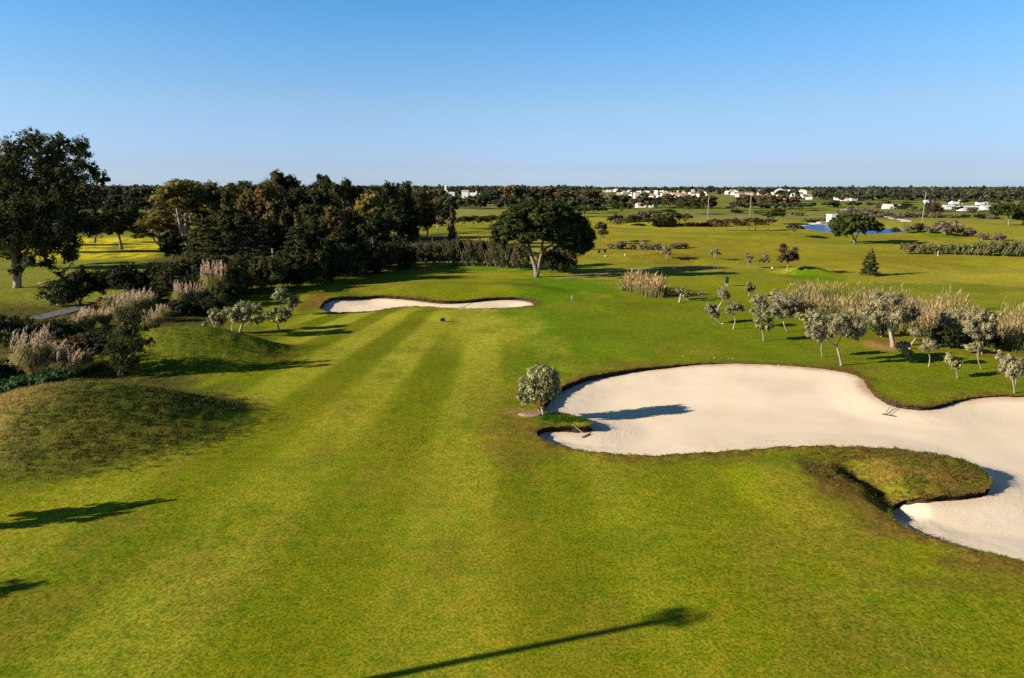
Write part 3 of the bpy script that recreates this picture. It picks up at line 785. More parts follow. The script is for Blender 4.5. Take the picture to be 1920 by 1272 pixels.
def px_tree(name, label, base, trunks, lobes, r0, leafm, bark, n, leaf, cat='tree', group=None, depth=.7, seed=1, branches=True, asp=.45, out=.65, down=0.0, clump=.26, tint_amt=.35, from_y=0.0):
    """a tree shaped after its silhouette: trunk lines and crown masses given as seen, built at the tree's own distance with real depth"""
    rs = np.random.RandomState(seed)
    B = at(*base, from_y); Y = B[1]; dep = Y * CP + (CAM_H - B[2]) * SP; s = dep / F
    B[2] = ground_z(B[0], B[1])
    t = empty(name, B, label, cat, group)
    mb = MB(); L = []; cx = np.mean([q[0] for q in lobes]); half = max(abs(q[0] - cx) + q[2] for q in lobes)
    for q in lobes:
        px, py, r = q[:3]; ry = q[3] if len(q) > 3 else r
        p = onplane(px, py, Y) - B; room = half * s * math.sqrt(max(.05, 1 - ((px - cx) / half) ** 2)) * depth
        for dy in ((rs.uniform(.25, .8), -rs.uniform(.25, .8)) if depth > 0 else (0,)):
            L.append((p[0], p[1] + dy * max(room - r * s * .5, 0), p[2] + rs.normal() * r * s * .08, r * s, r * s * .9, ry * s))
    tips = []
    for k, line in enumerate(trunks):
        Pw = [onplane(px, py, Y) - B for px, py in line]
        for i in range(1, len(Pw)): Pw[i] = Pw[i] + np.array([0, rs.normal() * .25 * r0 * s * i, 0])
        pts = []
        for i in range(len(Pw) - 1):
            for u in np.linspace(0, 1, 4)[:-1]: pts.append(Pw[i] + (Pw[i + 1] - Pw[i]) * u)
        pts.append(Pw[-1]); pts = np.array(pts)
        if len(pts) > 4: pts[1:-1] = (pts[:-2] + pts[1:-1] * 2 + pts[2:]) / 4
        if k == 0 or (abs(line[0][0] - base[0]) < 12 and abs(line[0][1] - base[1]) < 12): pts[0, 2] -= .25
        rad = np.linspace(1, .5, len(pts)) * r0 * .72 * s * (1 if k == 0 else .6); rad[0] *= 1.35
        mb.tube(pts, rad, 8); tips.append((pts[-1], rad[-1]))
    if branches:
        for l_ in L:
            e = np.array(l_[:3]); tp, tr = min(tips, key=lambda q: np.linalg.norm(q[0] - e))
            mb.tube(bend(tp, e, .12, 5, rs), np.linspace(tr * .6, tr * .12, 5), 5)
    mb.build('trunk', M[bark], t, True)
    V, Q, T = leaf_cloud(L, n, leaf, asp, rs, out, clump, tint_amt, down)
    mesh('crown', V, Q, M[leafm], t, False, T)
    return t
ORD = 'first second third fourth fifth sixth seventh eighth ninth tenth eleventh twelfth thirteenth fourteenth fifteenth sixteenth seventeenth eighteenth nineteenth twentieth'.split()
def ordinal(i):
    if i < 20: return ORD[i]
    tens = {2: 'twenty', 3: 'thirty', 4: 'forty', 5: 'fifty', 6: 'sixty', 7: 'seventy'}[(i + 1) // 10]
    return {20: 'twentieth', 30: 'thirtieth', 40: 'fortieth', 50: 'fiftieth', 60: 'sixtieth', 70: 'seventieth'}[i + 1] if (i + 1) % 10 == 0 else tens + '-' + ORD[(i + 1) % 10 - 1]
def label_row(items, where, group):
    """items: (object, px, look). Those of one look are told apart by their place in the row"""
    by = {}
    for o, px, look in items: by.setdefault(look, []).append((px, o))
    for look, v in by.items():
        v.sort(key=lambda q: q[0])
        for i, (px, o) in enumerate(v):
            o['label'] = f"{look} {where}" if len(v) == 1 else f"{look} {where}, {ordinal(i)} from left"
            o['group'] = group

# ------------------------------------------------------------------ the big trees of the left edge and the grove
proto('euc_grove', 'euc', 20, 11, 15000, .30, 'grove', 'palebark', 21, 'grove_tree')
proto('euc_dark', 'euc', 20, 12, 15000, .30, 'euc', 'palebark', 22, 'eucalyptus_tree')
proto('euc_bronze', 'euc', 18, 9, 12000, .28, 'bronze', 'palebark', 23, 'bronze_tree')
proto('euc_gold', 'euc', 20, 10, 14000, .28, 'gold', 'palebark', 24, 'eucalyptus_tree')
proto('cedar', 'cedar', 16, 13, 11000, .30, 'conifer', 'bark', 25, 'cedar_tree')
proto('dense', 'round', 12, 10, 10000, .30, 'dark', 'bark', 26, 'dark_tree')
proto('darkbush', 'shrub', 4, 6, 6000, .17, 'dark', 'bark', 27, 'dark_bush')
proto('bigbush', 'shrub', 7, 9, 7000, .22, 'grove', 'bark', 28, 'grove_shrub')
proto('pyramid', 'poplar', 14, 5.5, 7000, .25, 'bronze', 'bark', 29, 'brown_tree')
proto('brush', 'brush', 6, 5, 7000, .17, 'hedge', 'olivebark', 30, 'tamarisk_bush')
proto('pine_mid', 'pine', 10, 12, 9000, .34, 'pine', 'pinebark', 31, 'umbrella_pine')
proto('pine_brown', 'pine', 9, 8, 5500, .32, 'pinebrown', 'pinebark', 32, 'small_pine')
proto('scrub', 'shrub', 3.2, 4.6, 3500, .16, 'scrub', 'olivebark', 33, 'scrub_bush')
proto('pinkscrub', 'shrub', 2, 3.6, 2500, .13, 'pinkscrub', 'olivebark', 34, 'heath_bush')
proto('rust', 'shrub', 3.5, 6, 3500, .2, 'rust', 'bark', 35, 'rusty_bush')
proto('far_round', 'round', 10, 10, 1700, .7, 'far', 'bark', 36, 'field_tree')
proto('far_pine', 'pine', 10, 12, 1700, .7, 'far', 'bark', 37, 'field_pine')
proto('far_euc', 'euc', 17, 13, 2600, .8, 'far', 'bark', 38, 'wood_tree')
proto('far_bronze', 'euc', 16, 11, 2400, .75, 'bronze', 'bark', 39, 'wood_tree')
proto('silver', 'round', 4.5, 3.4, 2600, .13, 'olive', 'olivebark', 40, 'young_olive_tree')

E_L = [(75, 285, 27), (110, 275, 24), (92, 268, 20), (40, 300, 22), (130, 300, 24), (152, 322, 17), (166, 337, 17), (60, 325, 32), (105, 340, 36), (20, 345, 30), (140, 365, 27),
       (60, 390, 42), (110, 400, 40), (20, 410, 38), (-20, 340, 36), (-40, 400, 42), (138, 432, 22), (108, 448, 32), (60, 445, 36), (10, 455, 34), (-30, 460, 36), (90, 485, 18), (15, 492, 20), (70, 497, 15), (110, 478, 16)]
px_tree('eucalyptus_tree', 'huge dark eucalyptus with pale forked trunk at the left edge, tallest of all', (33, 540),
        [[(33, 540), (31, 515), (27, 488), (15, 440), (5, 400)], [(34, 530), (42, 495), (52, 450), (70, 390), (82, 320)], [(40, 505), (75, 470), (110, 440)], [(25, 480), (25, 430), (28, 390), (50, 350)]],
        [(a, b, r * .92) for a, b, r in E_L], 8.5, 'euc', 'palebark', 85000, .23, group='trees at the left edge', seed=3, clump=.22, tint_amt=.4)
# others of the same belt, their crowns mostly past the left edge; their shadows fall across the meadow
def at_xy(x, y): return (x, y, float(H(x, y)))
belt = [('euc_dark', -116, 152, 24, 16, 'dark eucalyptus half cut by the left edge behind the huge one'), ('euc_dark', -146, 186, 22, 14, 'eucalyptus just past the left edge, known by its long shadow band on the meadow'),
        ('euc_grove', -172, 210, 20, 13, 'farther eucalyptus past the left edge, shading the yellow flowers'), ('dense', -100, 122, 12, 11, 'dark round tree past the left edge beside the huge eucalyptus')]
for key, x, y, h, w, lb in belt: plant(key, at_xy(x, y), h, w, None, lb, 'tree', 'trees at the left edge')

# umbrella pines in the yellow meadow
def px_pine(name, label, base, trunks, dome, r0, n, leaf, group, seed, mat='pine'):
    cx, cy, rx, ryt, ryb = dome; rs = np.random.RandomState(seed); L = []
    for k in range(26):
        u = rs.uniform(-1, 1); v = rs.uniform(-.2, 1); r = rx * rs.uniform(.2, .29)
        x = cx + u * (rx - r * .8); lim = math.sqrt(max(0, 1 - u * u))
        y = cy - v * lim * (ryt - r * .35) if v > 0 else cy - v * (ryb - r * .2) * 4.0 * lim
        L.append((x, y, r, min(r * .7, ryt * .5)))
    return px_tree(name, label, base, trunks, L, r0, mat, 'pinebark', n, leaf, group=group, depth=.95, seed=seed, asp=.55, out=.6, clump=.24)
px_pine('umbrella_pine', 'dark umbrella pine with domed crown standing among the yellow flowers', (228, 468), [[(228, 468), (225, 452), (222, 435)]], (217, 418, 46, 28, 24), 4.5, 20000, .32, 'umbrella pines in the yellow meadow', 5)
px_pine('umbrella_pine', 'pale trunked pine half hidden behind the domed pine of the yellow meadow', (177, 456), [[(177, 456), (179, 440)]], (188, 422, 24, 18, 16), 3.5, 8000, .34, 'umbrella pines in the yellow meadow', 6)
px_pine('umbrella_pine', 'small pine at the right of the yellow meadow against the grove', (262, 447), [[(262, 447), (262, 438)]], (264, 424, 18, 14, 14), 2, 6000, .34, 'umbrella pines in the yellow meadow', 7)

# the grove: (kind, px, base y, top y, width px, look)
grove = []
GV = [('euc_gold', 352, 476, 328, 120, 'tall golden lit eucalyptus'), ('euc_gold', 302, 472, 398, 75, 'low golden lit eucalyptus with white stems'), ('euc_gold', 392, 470, 331, 80, 'tall golden lit eucalyptus'), ('euc_dark', 368, 462, 340, 90, 'tall dark grove tree'),
      ('cedar', 388, 508, 398, 110, 'dark layered cedar'), ('cedar', 470, 520, 412, 120, 'dark layered cedar'), ('pyramid', 430, 478, 358, 42, 'narrow bronze tree'), ('euc_dark', 448, 452, 336, 80, 'tall dark grove tree'),
      ('euc_bronze', 476, 478, 350, 62, 'bronze leafed tall tree'), ('euc_bronze', 512, 480, 338, 66, 'bronze leafed tall tree'), ('euc_grove', 542, 462, 314, 84, 'tallest wispy grey green tree'), ('euc_grove', 500, 468, 372, 80, 'olive brown grove tree'),
      ('euc_dark', 575, 478, 348, 70, 'tall dark grove tree'), ('pyramid', 536, 500, 398, 40, 'narrow bronze tree'), ('pyramid', 563, 502, 398, 38, 'narrow bronze tree'), ('euc_dark', 615, 468, 322, 62, 'tall dark grove tree'),
      ('euc_grove', 646, 472, 330, 66, 'olive brown grove tree'), ('euc_dark', 677, 466, 345, 60, 'tall dark grove tree'), ('euc_gold', 702, 484, 352, 66, 'tall golden lit eucalyptus'), ('euc_grove', 727, 470, 336, 66, 'olive brown grove tree'),
      ('euc_dark', 756, 462, 336, 60, 'tall dark grove tree'), ('euc_grove', 785, 448, 352, 56, 'olive brown grove tree'), ('pyramid', 802, 440, 366, 34, 'narrow bronze tree'), ('euc_bronze', 632, 494, 384, 54, 'bronze leafed low tree'),
      ('euc_bronze', 662, 490, 386, 48, 'bronze leafed low tree'), ('euc_dark', 600, 492, 380, 66, 'lower dark grove tree'), ('euc_dark', 736, 488, 380, 70, 'lower dark grove tree'), ('euc_dark', 700, 492, 396, 70, 'lower dark grove tree'),
      ('dense', 768, 470, 400, 56, 'round dark grove tree'), ('dense', 455, 500, 405, 80, 'round dark grove tree'), ('dense', 520, 500, 415, 80, 'round dark grove tree'), ('dense', 590, 505, 425, 80, 'round dark grove tree'),
      ('euc_grove', 440, 490, 384, 80, 'olive brown grove tree'), ('euc_bronze', 820, 436, 368, 40, 'bronze leafed tall tree'), ('dense', 840, 430, 380, 46, 'round dark grove tree'), ('dense', 800, 446, 392, 44, 'round dark grove tree'),
      ('euc_grove', 415, 474, 350, 70, 'olive brown grove tree'), ('dense', 330, 500, 440, 60, 'round dark grove tree'), ('euc_dark', 335, 455, 352, 80, 'tall dark grove tree'), ('euc_grove', 470, 456, 340, 80, 'olive brown grove tree'), ('euc_dark', 530, 452, 338, 84, 'tall dark grove tree'), ('euc_dark', 596, 454, 338, 76, 'tall dark grove tree'), ('euc_grove', 665, 452, 342, 70, 'olive brown grove tree'), ('euc_dark', 715, 450, 346, 66, 'tall dark grove tree'), ('dense', 545, 470, 395, 80, 'round dark grove tree'), ('dense', 430, 465, 385, 80, 'round dark grove tree'), ('dense', 625, 470, 395, 76, 'round dark grove tree'), ('dense', 705, 468, 398, 70, 'round dark grove tree'), ('cedar', 560, 510, 415, 90, 'dark layered cedar'), ('dense', 655, 508, 430, 70, 'round dark grove tree')]
for key, px, by, ty, w, look in GV: grove.append((plant_px(key, px, by, ty, w), px, look))
label_row(grove, 'in the dark grove left of the green', 'trees of the dark grove')
under = []
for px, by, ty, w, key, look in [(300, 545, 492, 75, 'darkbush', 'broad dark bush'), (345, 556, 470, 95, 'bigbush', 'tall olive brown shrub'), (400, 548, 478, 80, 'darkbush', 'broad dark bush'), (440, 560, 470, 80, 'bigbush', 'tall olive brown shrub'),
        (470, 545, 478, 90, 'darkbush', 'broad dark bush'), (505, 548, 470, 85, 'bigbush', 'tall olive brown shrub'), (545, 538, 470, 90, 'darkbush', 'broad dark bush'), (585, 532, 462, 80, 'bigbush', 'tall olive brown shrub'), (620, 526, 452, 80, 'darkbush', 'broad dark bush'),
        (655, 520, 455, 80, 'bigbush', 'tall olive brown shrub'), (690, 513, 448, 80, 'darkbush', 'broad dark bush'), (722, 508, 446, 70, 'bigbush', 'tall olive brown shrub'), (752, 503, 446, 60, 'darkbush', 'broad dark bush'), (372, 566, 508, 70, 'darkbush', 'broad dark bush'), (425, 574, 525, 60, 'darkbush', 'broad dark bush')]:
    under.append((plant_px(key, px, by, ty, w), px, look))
label_row(under, 'along the shaded foot of the grove', 'shrubs at the foot of the grove')
o = plant_px('cedar', 325, 562, 488, 105, 'low green lit cedar bough mass at the front corner of the grove', 'tree')
o = plant_px('rust', 850, 441, 404, 1, '', 'bush') if False else None

# hedge of tamarisk behind the green, rusty scrub and the brown poplar
hedge = []
for i, px in enumerate([770, 796, 822, 846, 868, 890, 912, 934, 956, 978, 1064, 1046]):
    by = [496, 497, 498, 498, 499, 499, 500, 501, 503, 506, 508, 500][i]
    hedge.append((plant_px('brush', px, by, [450, 446, 444, 440, 436, 438, 440, 442, 445, 448, 458, 452][i], 44), px, ['tall brown tamarisk bush', 'dense brown tamarisk bush'][i % 2]))
label_row(hedge, 'in the hedge behind the green', 'tamarisk hedge behind the green')
plant_px('darkbush', 1035, 512, 462, 70, 'round dark bush in the shade under the great umbrella pine', 'bush')
plant_px('pyramid', 850, 486, 384, 34, 'pointed brown poplar rising above the tamarisk hedge', 'tree')
rusty = []
for px, by, ty, w in [(760, 428, 412, 40), (785, 426, 410, 34), (806, 420, 402, 30), (826, 424, 411, 26)]: rusty.append((plant_px('rust', px, by, ty, w), px, 'rust red low bush'))
label_row(rusty, 'beyond the tamarisk hedge', 'rusty bushes beyond the hedge')
dk = []
for px, by, ty, w, k in [(870, 431, 404, 30, 'pine_mid'), (888, 430, 403, 30, 'pine_mid'), (905, 432, 404, 28, 'pine_mid'), (922, 430, 402, 30, 'pine_mid')]: dk.append((plant_px(k, px, by, ty, w), px, 'small dark umbrella pine'))
label_row(dk, 'on the lawn left of the great pine', 'small pines left of the great pine')

# the great umbrella pine by the green
GP = [(938, 428, 16, 11), (931, 441, 11, 8), (950, 412, 17, 11), (968, 400, 18, 11), (990, 393, 19, 11), (1012, 390, 19, 10), (1034, 391, 19, 11), (1054, 398, 19, 12), (1073, 409, 18, 12), (1090, 424, 17, 12), (1101, 442, 14, 13),
      (1100, 460, 12, 10), (1086, 466, 12, 9), (1070, 440, 22, 14), (1040, 418, 26, 15), (990, 416, 26, 15), (962, 428, 20, 12), (1058, 456, 14, 9), (1074, 464, 13, 8), (950, 446, 12, 7), (976, 438, 15, 9), (1012, 430, 22, 12), (928, 450, 9, 7), (942, 456, 9, 6), (985, 444, 17, 9), (1032, 442, 20, 11), (1006, 440, 20, 10), (968, 420, 22, 12), (1015, 405, 24, 12), (1058, 425, 22, 12)]
px_tree('umbrella_pine', 'great spreading umbrella pine with forked pale trunk beside the green', (1005, 520),
        [[(1006, 520), (1005, 505), (999, 488), (994, 470), (990, 452)], [(1008, 512), (1012, 490), (1016, 472), (1030, 462), (1046, 452)], [(996, 478), (985, 462), (972, 450)], [(1017, 472), (1016, 458), (1022, 446)]],
        GP, 7.2, 'pine', 'pinebark', 80000, .24, seed=9, depth=.95, asp=.45, out=.6, clump=.22, tint_amt=.5)

# ------------------------------------------------------------------ left bank: bushes, pampas, small tree, olives
def bush(label, px, by, ty, w, key='darkbush', name=None, rz=None):
    o = plant_px(key, px, by, ty, w, label, 'bush', rz=rz, from_y=60 if by > 640 else 79); return o
bush('large dark bush under the huge eucalyptus, right of its trunk', 148, 572, 500, 120)
bush('dark round bush between the large dark bush and the grove', 238, 548, 494, 95)
bush('dark bush in front of the first cedar by the grey path', 285, 540, 505, 60)
bush('brownish green thicket at the left edge below the meadow', 40, 660, 577, 130, 'bigbush')
bush('low dark bush between the left thicket and the pampas plumes', 110, 640, 600, 90)
bush('low dark bush below the row of pale plumes', 195, 655, 615, 110)
bush('dark shrub low at the left edge beside the ivy bank', 5, 725, 672, 60)
bush('small dark bush below the tall plumes at the foot of the grove', 395, 590, 558, 60)
bush('dark bush behind the two left olive trunks', 345, 592, 560, 60)
bush('reddish brown dry bush between the pampas clumps', 165, 665, 630, 70, 'rust')
bush('reddish dry bush under the upper row of plumes', 215, 580, 555, 70, 'rust')
proto('glossy', 'shrub', 2.2, 3, 900, .2, 'olivegreen', 'bark', 50, 'glossy_bush')
bush('light leafed bush shining in front of the large dark bush', 128, 575, 523, 45, 'glossy')
# ivy bank
B = [(-20, 740, 60), (20, 735, 50), (55, 722, 44), (90, 712, 40)]
px_tree('ivy_bank', 'low dark glossy ivy covering the bank left of the near mound', (35, 752), [[(35, 752), (34, 740)], [(35, 752), (60, 725)]], [(-25, 742, 26, 18), (0, 736, 26, 18), (25, 728, 24, 16), (50, 720, 22, 14), (75, 712, 20, 12), (100, 708, 17, 10), (120, 705, 12, 7), (10, 752, 20, 12)], 2, 'darkgreen', 'bark', 22000, .075, cat='plant', seed=12, asp=.8, depth=.5, from_y=58)
ST = [(245, 603, 15), (256, 592, 12), (236, 622, 17), (216, 642, 16), (238, 655, 20), (258, 642, 14), (222, 668, 17), (248, 680, 13), (272, 646, 11), (206, 656, 10), (232, 690, 9), (262, 620, 10), (280, 640, 7)]
px_tree('feathery_tree', 'feathery dark green young tree between the two grass mounds', (223, 706), [[(223, 706), (225, 680), (232, 650), (245, 605)], [(225, 680), (242, 655), (270, 645)]], ST, 3.4, 'conifer', 'olivebark', 9000, .12, seed=13, asp=.25, out=.35, down=.6, clump=.34, from_y=60)

def pampas(label, px, by, plume_top, w, nplume, lean=.25, leaf_h=None, seed=0, group='pampas clumps on the left bank'):
    """a clump: arching blades and upright feathery plumes on canes"""
    rs = np.random.RandomState(seed); B = at(px, by, 60 if by > 640 else 79); top = onplane(px, plume_top, B[1]); dep = B[1] * CP + (CAM_H - B[2]) * SP; s = dep / F
    h = top[2] - B[2]; R_ = w * s / 2; t = empty('pampas_clump', B, label, 'pampas grass', group); t['kind'] = 'thing'
    n = 900; V, T = [], []
    a = rs.rand(n) * 6.28; L = h * (.55 + .35 * rs.rand(n)); b0 = R_ * .35 * np.sqrt(rs.rand(n)); reach = R_ * (.3 + .9 * rs.rand(n)); wd = .022 + .02 * rs.rand(n)
    for i in range(n):
        d = np.array([math.cos(a[i]), math.sin(a[i]), 0]); p = np.array([-d[1], d[0], 0]) * wd[i]; o0 = d * b0[i]
        m = o0 + d * reach[i] * .45 + np.array([0, 0, L[i] * .8]); e = o0 + d * reach[i] + np.array([0, 0, L[i] * (.95 - .6 * rs.rand())])
        V += [o0 - p, o0 + p, m + p * .8, m - p * .8, e]; c = .6 + .8 * rs.rand(); T += [(c, c * (.95 + .2 * rs.rand()), c * .9)] * 5
    k = np.arange(n)[:, None] * 5
    mesh('foliage', V, [k + np.array([0, 1, 2, 3]), k + np.array([3, 2, 4])], M['pampas'], t, False, T)
    V, T = [], []
    for i in range(nplume):
        bx, bz = rs.uniform(-.8, .8) * R_, h * rs.uniform(.55, .8); q0 = np.array([bx, rs.uniform(-.6, .6) * R_, bz]); ln = h * rs.uniform(.28, .42); ll = lean * rs.uniform(.4, 1.6)
        tipd = np.array([ll, rs.normal() * .1, 1.0]); tipd /= np.linalg.norm(tipd); c = .75 + .45 * rs.rand()
        for j in range(46):
            f = rs.rand(); rad = .10 * math.sin(math.pi * min(1, .12 + f * .85)) * ln ** .3; g = rs.normal(size=3) * rad * .7; pp = q0 + tipd * ln * f + np.array([f * f * ll * .3, 0, 0]) + g
            u = tipd * .09 * ln + rs.normal(size=3) * .03; v = np.cross(u, rs.normal(size=3)); v *= .028 / (np.linalg.norm(v) + 1e-9)
            V += [pp - u, pp + v, pp + u, pp - v]; T += [(c * (.85 + .3 * rs.rand()),) * 3] * 4
        v = np.array([.012, 0, 0]); V += [(bx * .4, 0, 0) - v, (bx * .4, 0, 0) + v, q0 + v, q0 - v]; T += [(.6, .55, .4)] * 4
    mesh('plume', V, np.arange(len(V)).reshape(-1, 4), M['plume'], t, False, T)
    return t
for i, (px, by, ty, w, npl, lean, lb) in enumerate([
    (72, 708, 622, 78, 34, .35, 'tallest pampas clump with pinkish plumes, left of the near mound'), (132, 706, 655, 90, 36, .45, 'wide leaning pampas clump just behind the near mound'), (14, 702, 676, 46, 8, .2, 'sparse pampas clump by the left edge, its few plumes short'),
    (142, 622, 592, 30, 9, .1, 'leftmost clump in the upper row of pale plumes'), (168, 618, 580, 40, 22, .25, 'dense white plumed clump in the upper row'), (196, 612, 580, 38, 16, .25, 'slim plumed clump right of the dense white one'), (228, 604, 562, 42, 20, .3, 'tall plumed clump in the middle of the upper row'),
    (255, 596, 548, 44, 26, .3, 'bushy pampas clump below the grey path bend'), (278, 590, 545, 36, 22, .35, 'rightmost pampas clump of the upper row with bright plumes'), (104, 690, 640, 60, 14, .5, 'tan leaning pampas tuft behind the wide leaning clump'), (48, 690, 650, 56, 12, .4, 'tan pampas tuft left of the tallest clump'), (212, 585, 552, 40, 14, .3, 'reddish pampas tuft at the top of the upper row by the path'), (308, 604, 574, 34, 10, .2, 'small tan pampas tuft right of the isolated clump'),
    (288, 622, 583, 40, 16, .05, 'isolated pampas clump with cream upright plumes left of the far mound'),
    (345, 576, 533, 40, 26, .05, 'straight pinkish pampas clump before the grove'), (372, 574, 535, 32, 20, .1, 'pinkish pampas clump right beside the straight one'), (406, 566, 494, 56, 26, .1, 'tall white plumed pampas against the black of the grove'), (236, 628, 604, 26, 6, .2, 'small pale pampas tuft left of the isolated clump')]):
    pampas(lb, px, by, ty, w, npl, lean, seed=60 + i)

OG = 'olive trees on the left of the fairway'
px_tree('olive_tree', 'old olive with thick pale trunk and three leaf heads, left group', (449, 632), [[(449, 633), (450, 620), (455, 606)], [(438, 632), (435, 616), (437, 600)]], [(441, 584, 10), (453, 577, 11), (466, 582, 11), (482, 577, 10), (484, 597, 10), (472, 598, 10), (430, 588, 10), (446, 596, 10), (458, 594, 9)], 4.5, 'olivegreen', 'olivebark', 8000, .11, group=OG, seed=31, from_y=79)
px_tree('olive_tree', 'leftmost olive with two leaning trunks behind the far mound', (392, 627), [[(393, 628), (390, 614), (384, 604)], [(398, 628), (398, 610), (404, 600)]], [(407, 594, 12), (400, 590, 9), (416, 600, 10), (410, 606, 8), (385, 606, 6)], 3.5, 'olivegreen', 'olivebark', 4500, .11, group=OG, seed=32, from_y=79)
px_tree('olive_tree', 'small olive leaning left with dark bent trunk, left group', (522, 619), [[(523, 620), (519, 606), (508, 599)]], [(510, 588, 9), (522, 583, 8), (534, 592, 11), (528, 598, 8), (502, 596, 6)], 3.6, 'olivegreen', 'olivebark', 4500, .11, group=OG, seed=33)
px_tree('olive_tree', 'two headed olive beside the left end of the small bunker', (541, 591), [[(542, 592), (541, 580), (537, 570)]], [(523, 551, 10), (531, 545, 9), (518, 558, 7), (543, 563, 9), (553, 565, 10), (548, 573, 8), (534, 558, 6)], 2.8, 'olivegreen', 'olivebark', 4500, .11, group=OG, seed=34)
o = px_tree('olive_tree', 'round silver olive standing on the tongue of turf at the near bunker', (1018, 779), [[(1019, 780), (1017, 770), (1014, 758)], [(1015, 779), (1008, 766), (1004, 756)]],
        [(990, 722, 15), (1005, 705, 15), (1020, 699, 13), (1034, 705, 13), (1040, 720, 12), (1037, 738, 12), (1022, 722, 17), (1005, 735, 16), (985, 742, 12), (978, 732, 10), (1020, 742, 12), (980, 748, 7), (974, 744, 6), (1045, 712, 6), (1012, 694, 6)], 4.6, 'olivegreen', 'olivebark', 17000, .085, seed=35, clump=.3, tint_amt=.5)

# ------------------------------------------------------------------ olives on the right
RG = 'olive trees along the reeds'
def olive(label, base, trunks, lobes, r0=2.2, n=3800, mat='olive', seed=0, leaf=.10, depth=.75, name='olive_tree', group=RG):
    lobes = [(a, b, r * .86) for a, b, r in lobes]
    return px_tree(name, label, base, trunks, lobes, r0, mat, 'olivebark', int(n * 2.3), leaf * .85, group=group, seed=seed, depth=depth, clump=.28, tint_amt=.45)
def twin(ox, oy, la, lb, sd):
    olive(la, (1346 + ox, 584 + oy), [[(1344 + ox, 585 + oy), (1348 + ox, 574 + oy), (1357 + ox, 562 + oy)]], [(1355 + ox, 551 + oy, 9), (1363 + ox, 555 + oy, 7), (1349 + ox, 548 + oy, 6), (1358 + ox, 544 + oy, 5)], 3.0, 3000, seed=sd)
    olive(lb, (1353 + ox, 607 + oy), [[(1354 + ox, 607 + oy), (1346 + ox, 602 + oy), (1335 + ox, 593 + oy)]], [(1330 + ox, 582 + oy, 8), (1327 + ox, 575 + oy, 6), (1337 + ox, 588 + oy, 7), (1345 + ox, 592 + oy, 6), (1338 + ox, 576 + oy, 6)], 2.0, 3000, seed=sd + 1)
twin(0, 0, 'leaning olive with its head thrown right, nearest the green bin', 'low olive bent left below the leaning olive near the green bin', 101)
olive('slim olive with white crooked stem between the bent olive and the round grey bushes', (1374, 618), [[(1374, 618), (1379, 604), (1376, 590)]], [(1365, 583, 6), (1377, 576, 9), (1386, 578, 7), (1372, 572, 6), (1391, 581, 4)], 1.7, 2600, seed=103)
olive('green tinted olive standing before the first round grey bush', (1432, 640), [[(1432, 640), (1431, 628), (1429, 618)]], [(1420, 599, 8), (1430, 595, 9), (1442, 604, 8), (1423, 612, 7), (1438, 614, 8), (1416, 590, 5), (1445, 613, 5)], 1.9, 3200, 'olivegreen', seed=104)
olive('little olive head just below the first round grey bush', (1416, 600), [[(1416, 601), (1416, 592)]], [(1411, 583, 6), (1418, 581, 6), (1421, 587, 5)], 1.4, 1200, 'olivegreen', seed=105)
olive('tall airy olive with white bent stem before the second round grey bush', (1477, 623), [[(1477, 623), (1470, 610), (1468, 596)]], [(1450, 583, 8), (1459, 571, 10), (1474, 565, 11), (1483, 575, 9), (1470, 584, 11), (1456, 592, 7), (1480, 590, 8)], 2.0, 4200, seed=106)
olive('largest spreading olive beside the top edge of the near bunker', (1577, 686), [[(1578, 687), (1574, 668), (1567, 646)], [(1569, 652), (1556, 640), (1546, 632)], [(1568, 650), (1574, 636), (1584, 622)]],
      [(1520, 613, 9), (1526, 592, 11), (1522, 628, 8), (1537, 628, 9), (1547, 607, 13), (1566, 596, 13), (1583, 599, 13), (1600, 604, 13), (1608, 620, 11), (1585, 626, 9), (1566, 613, 13), (1596, 630, 8), (1552, 626, 8), (1535, 604, 10)], 3.4, 11000, seed=107)
olive('thin olive with pale stem behind the largest spreading olive', (1542, 670), [[(1542, 670), (1539, 655), (1541, 642)]], [(1532, 630, 8), (1542, 624, 8), (1536, 638, 6), (1548, 634, 6)], 1.6, 1800, seed=108)
olive('old olive with massive gnarled trunk in front of the reeds', (1674, 651), [[(1675, 652), (1671, 632), (1667, 612)], [(1674, 640), (1676, 622), (1682, 606)], [(1668, 620), (1662, 600), (1656, 590)]],
      [(1642, 572, 13), (1657, 562, 14), (1675, 560, 13), (1689, 570, 12), (1701, 583, 12), (1713, 588, 8), (1650, 588, 13), (1670, 588, 14), (1690, 596, 11), (1633, 594, 11), (1707, 598, 8), (1640, 604, 8), (1622, 586, 8)], 6.5, 11000, seed=109)
twin(361, 71, 'leaning olive with its head thrown right, just right of the gnarled olive', 'low olive bent left below the leaning olive right of the gnarled trunk', 110)
olive('slim olive with white crooked stem right of the low bent pair', (1741, 688), [[(1741, 688), (1744, 674), (1741, 660)]], [(1730, 653, 6), (1742, 645, 8), (1751, 648, 7), (1738, 641, 5), (1756, 651, 4)], 1.8, 2600, seed=112)
olive('crooked thin stemmed olive in front of the black bush', (1798, 648), [[(1799, 648), (1795, 632), (1790, 614)]], [(1775, 596, 9), (1788, 592, 11), (1780, 606, 8), (1798, 598, 9), (1790, 606, 8), (1771, 605, 6)], 1.9, 4200, seed=113)
olive('ragged small olive at the lawn edge, nearest the right end of the near bunker', (1795, 710), [[(1795, 710), (1794, 698), (1790, 686)]], [(1780, 667, 5), (1784, 680, 7), (1797, 681, 7), (1790, 690, 5), (1778, 673, 5)], 1.7, 2200, 'olivegreen', seed=114)
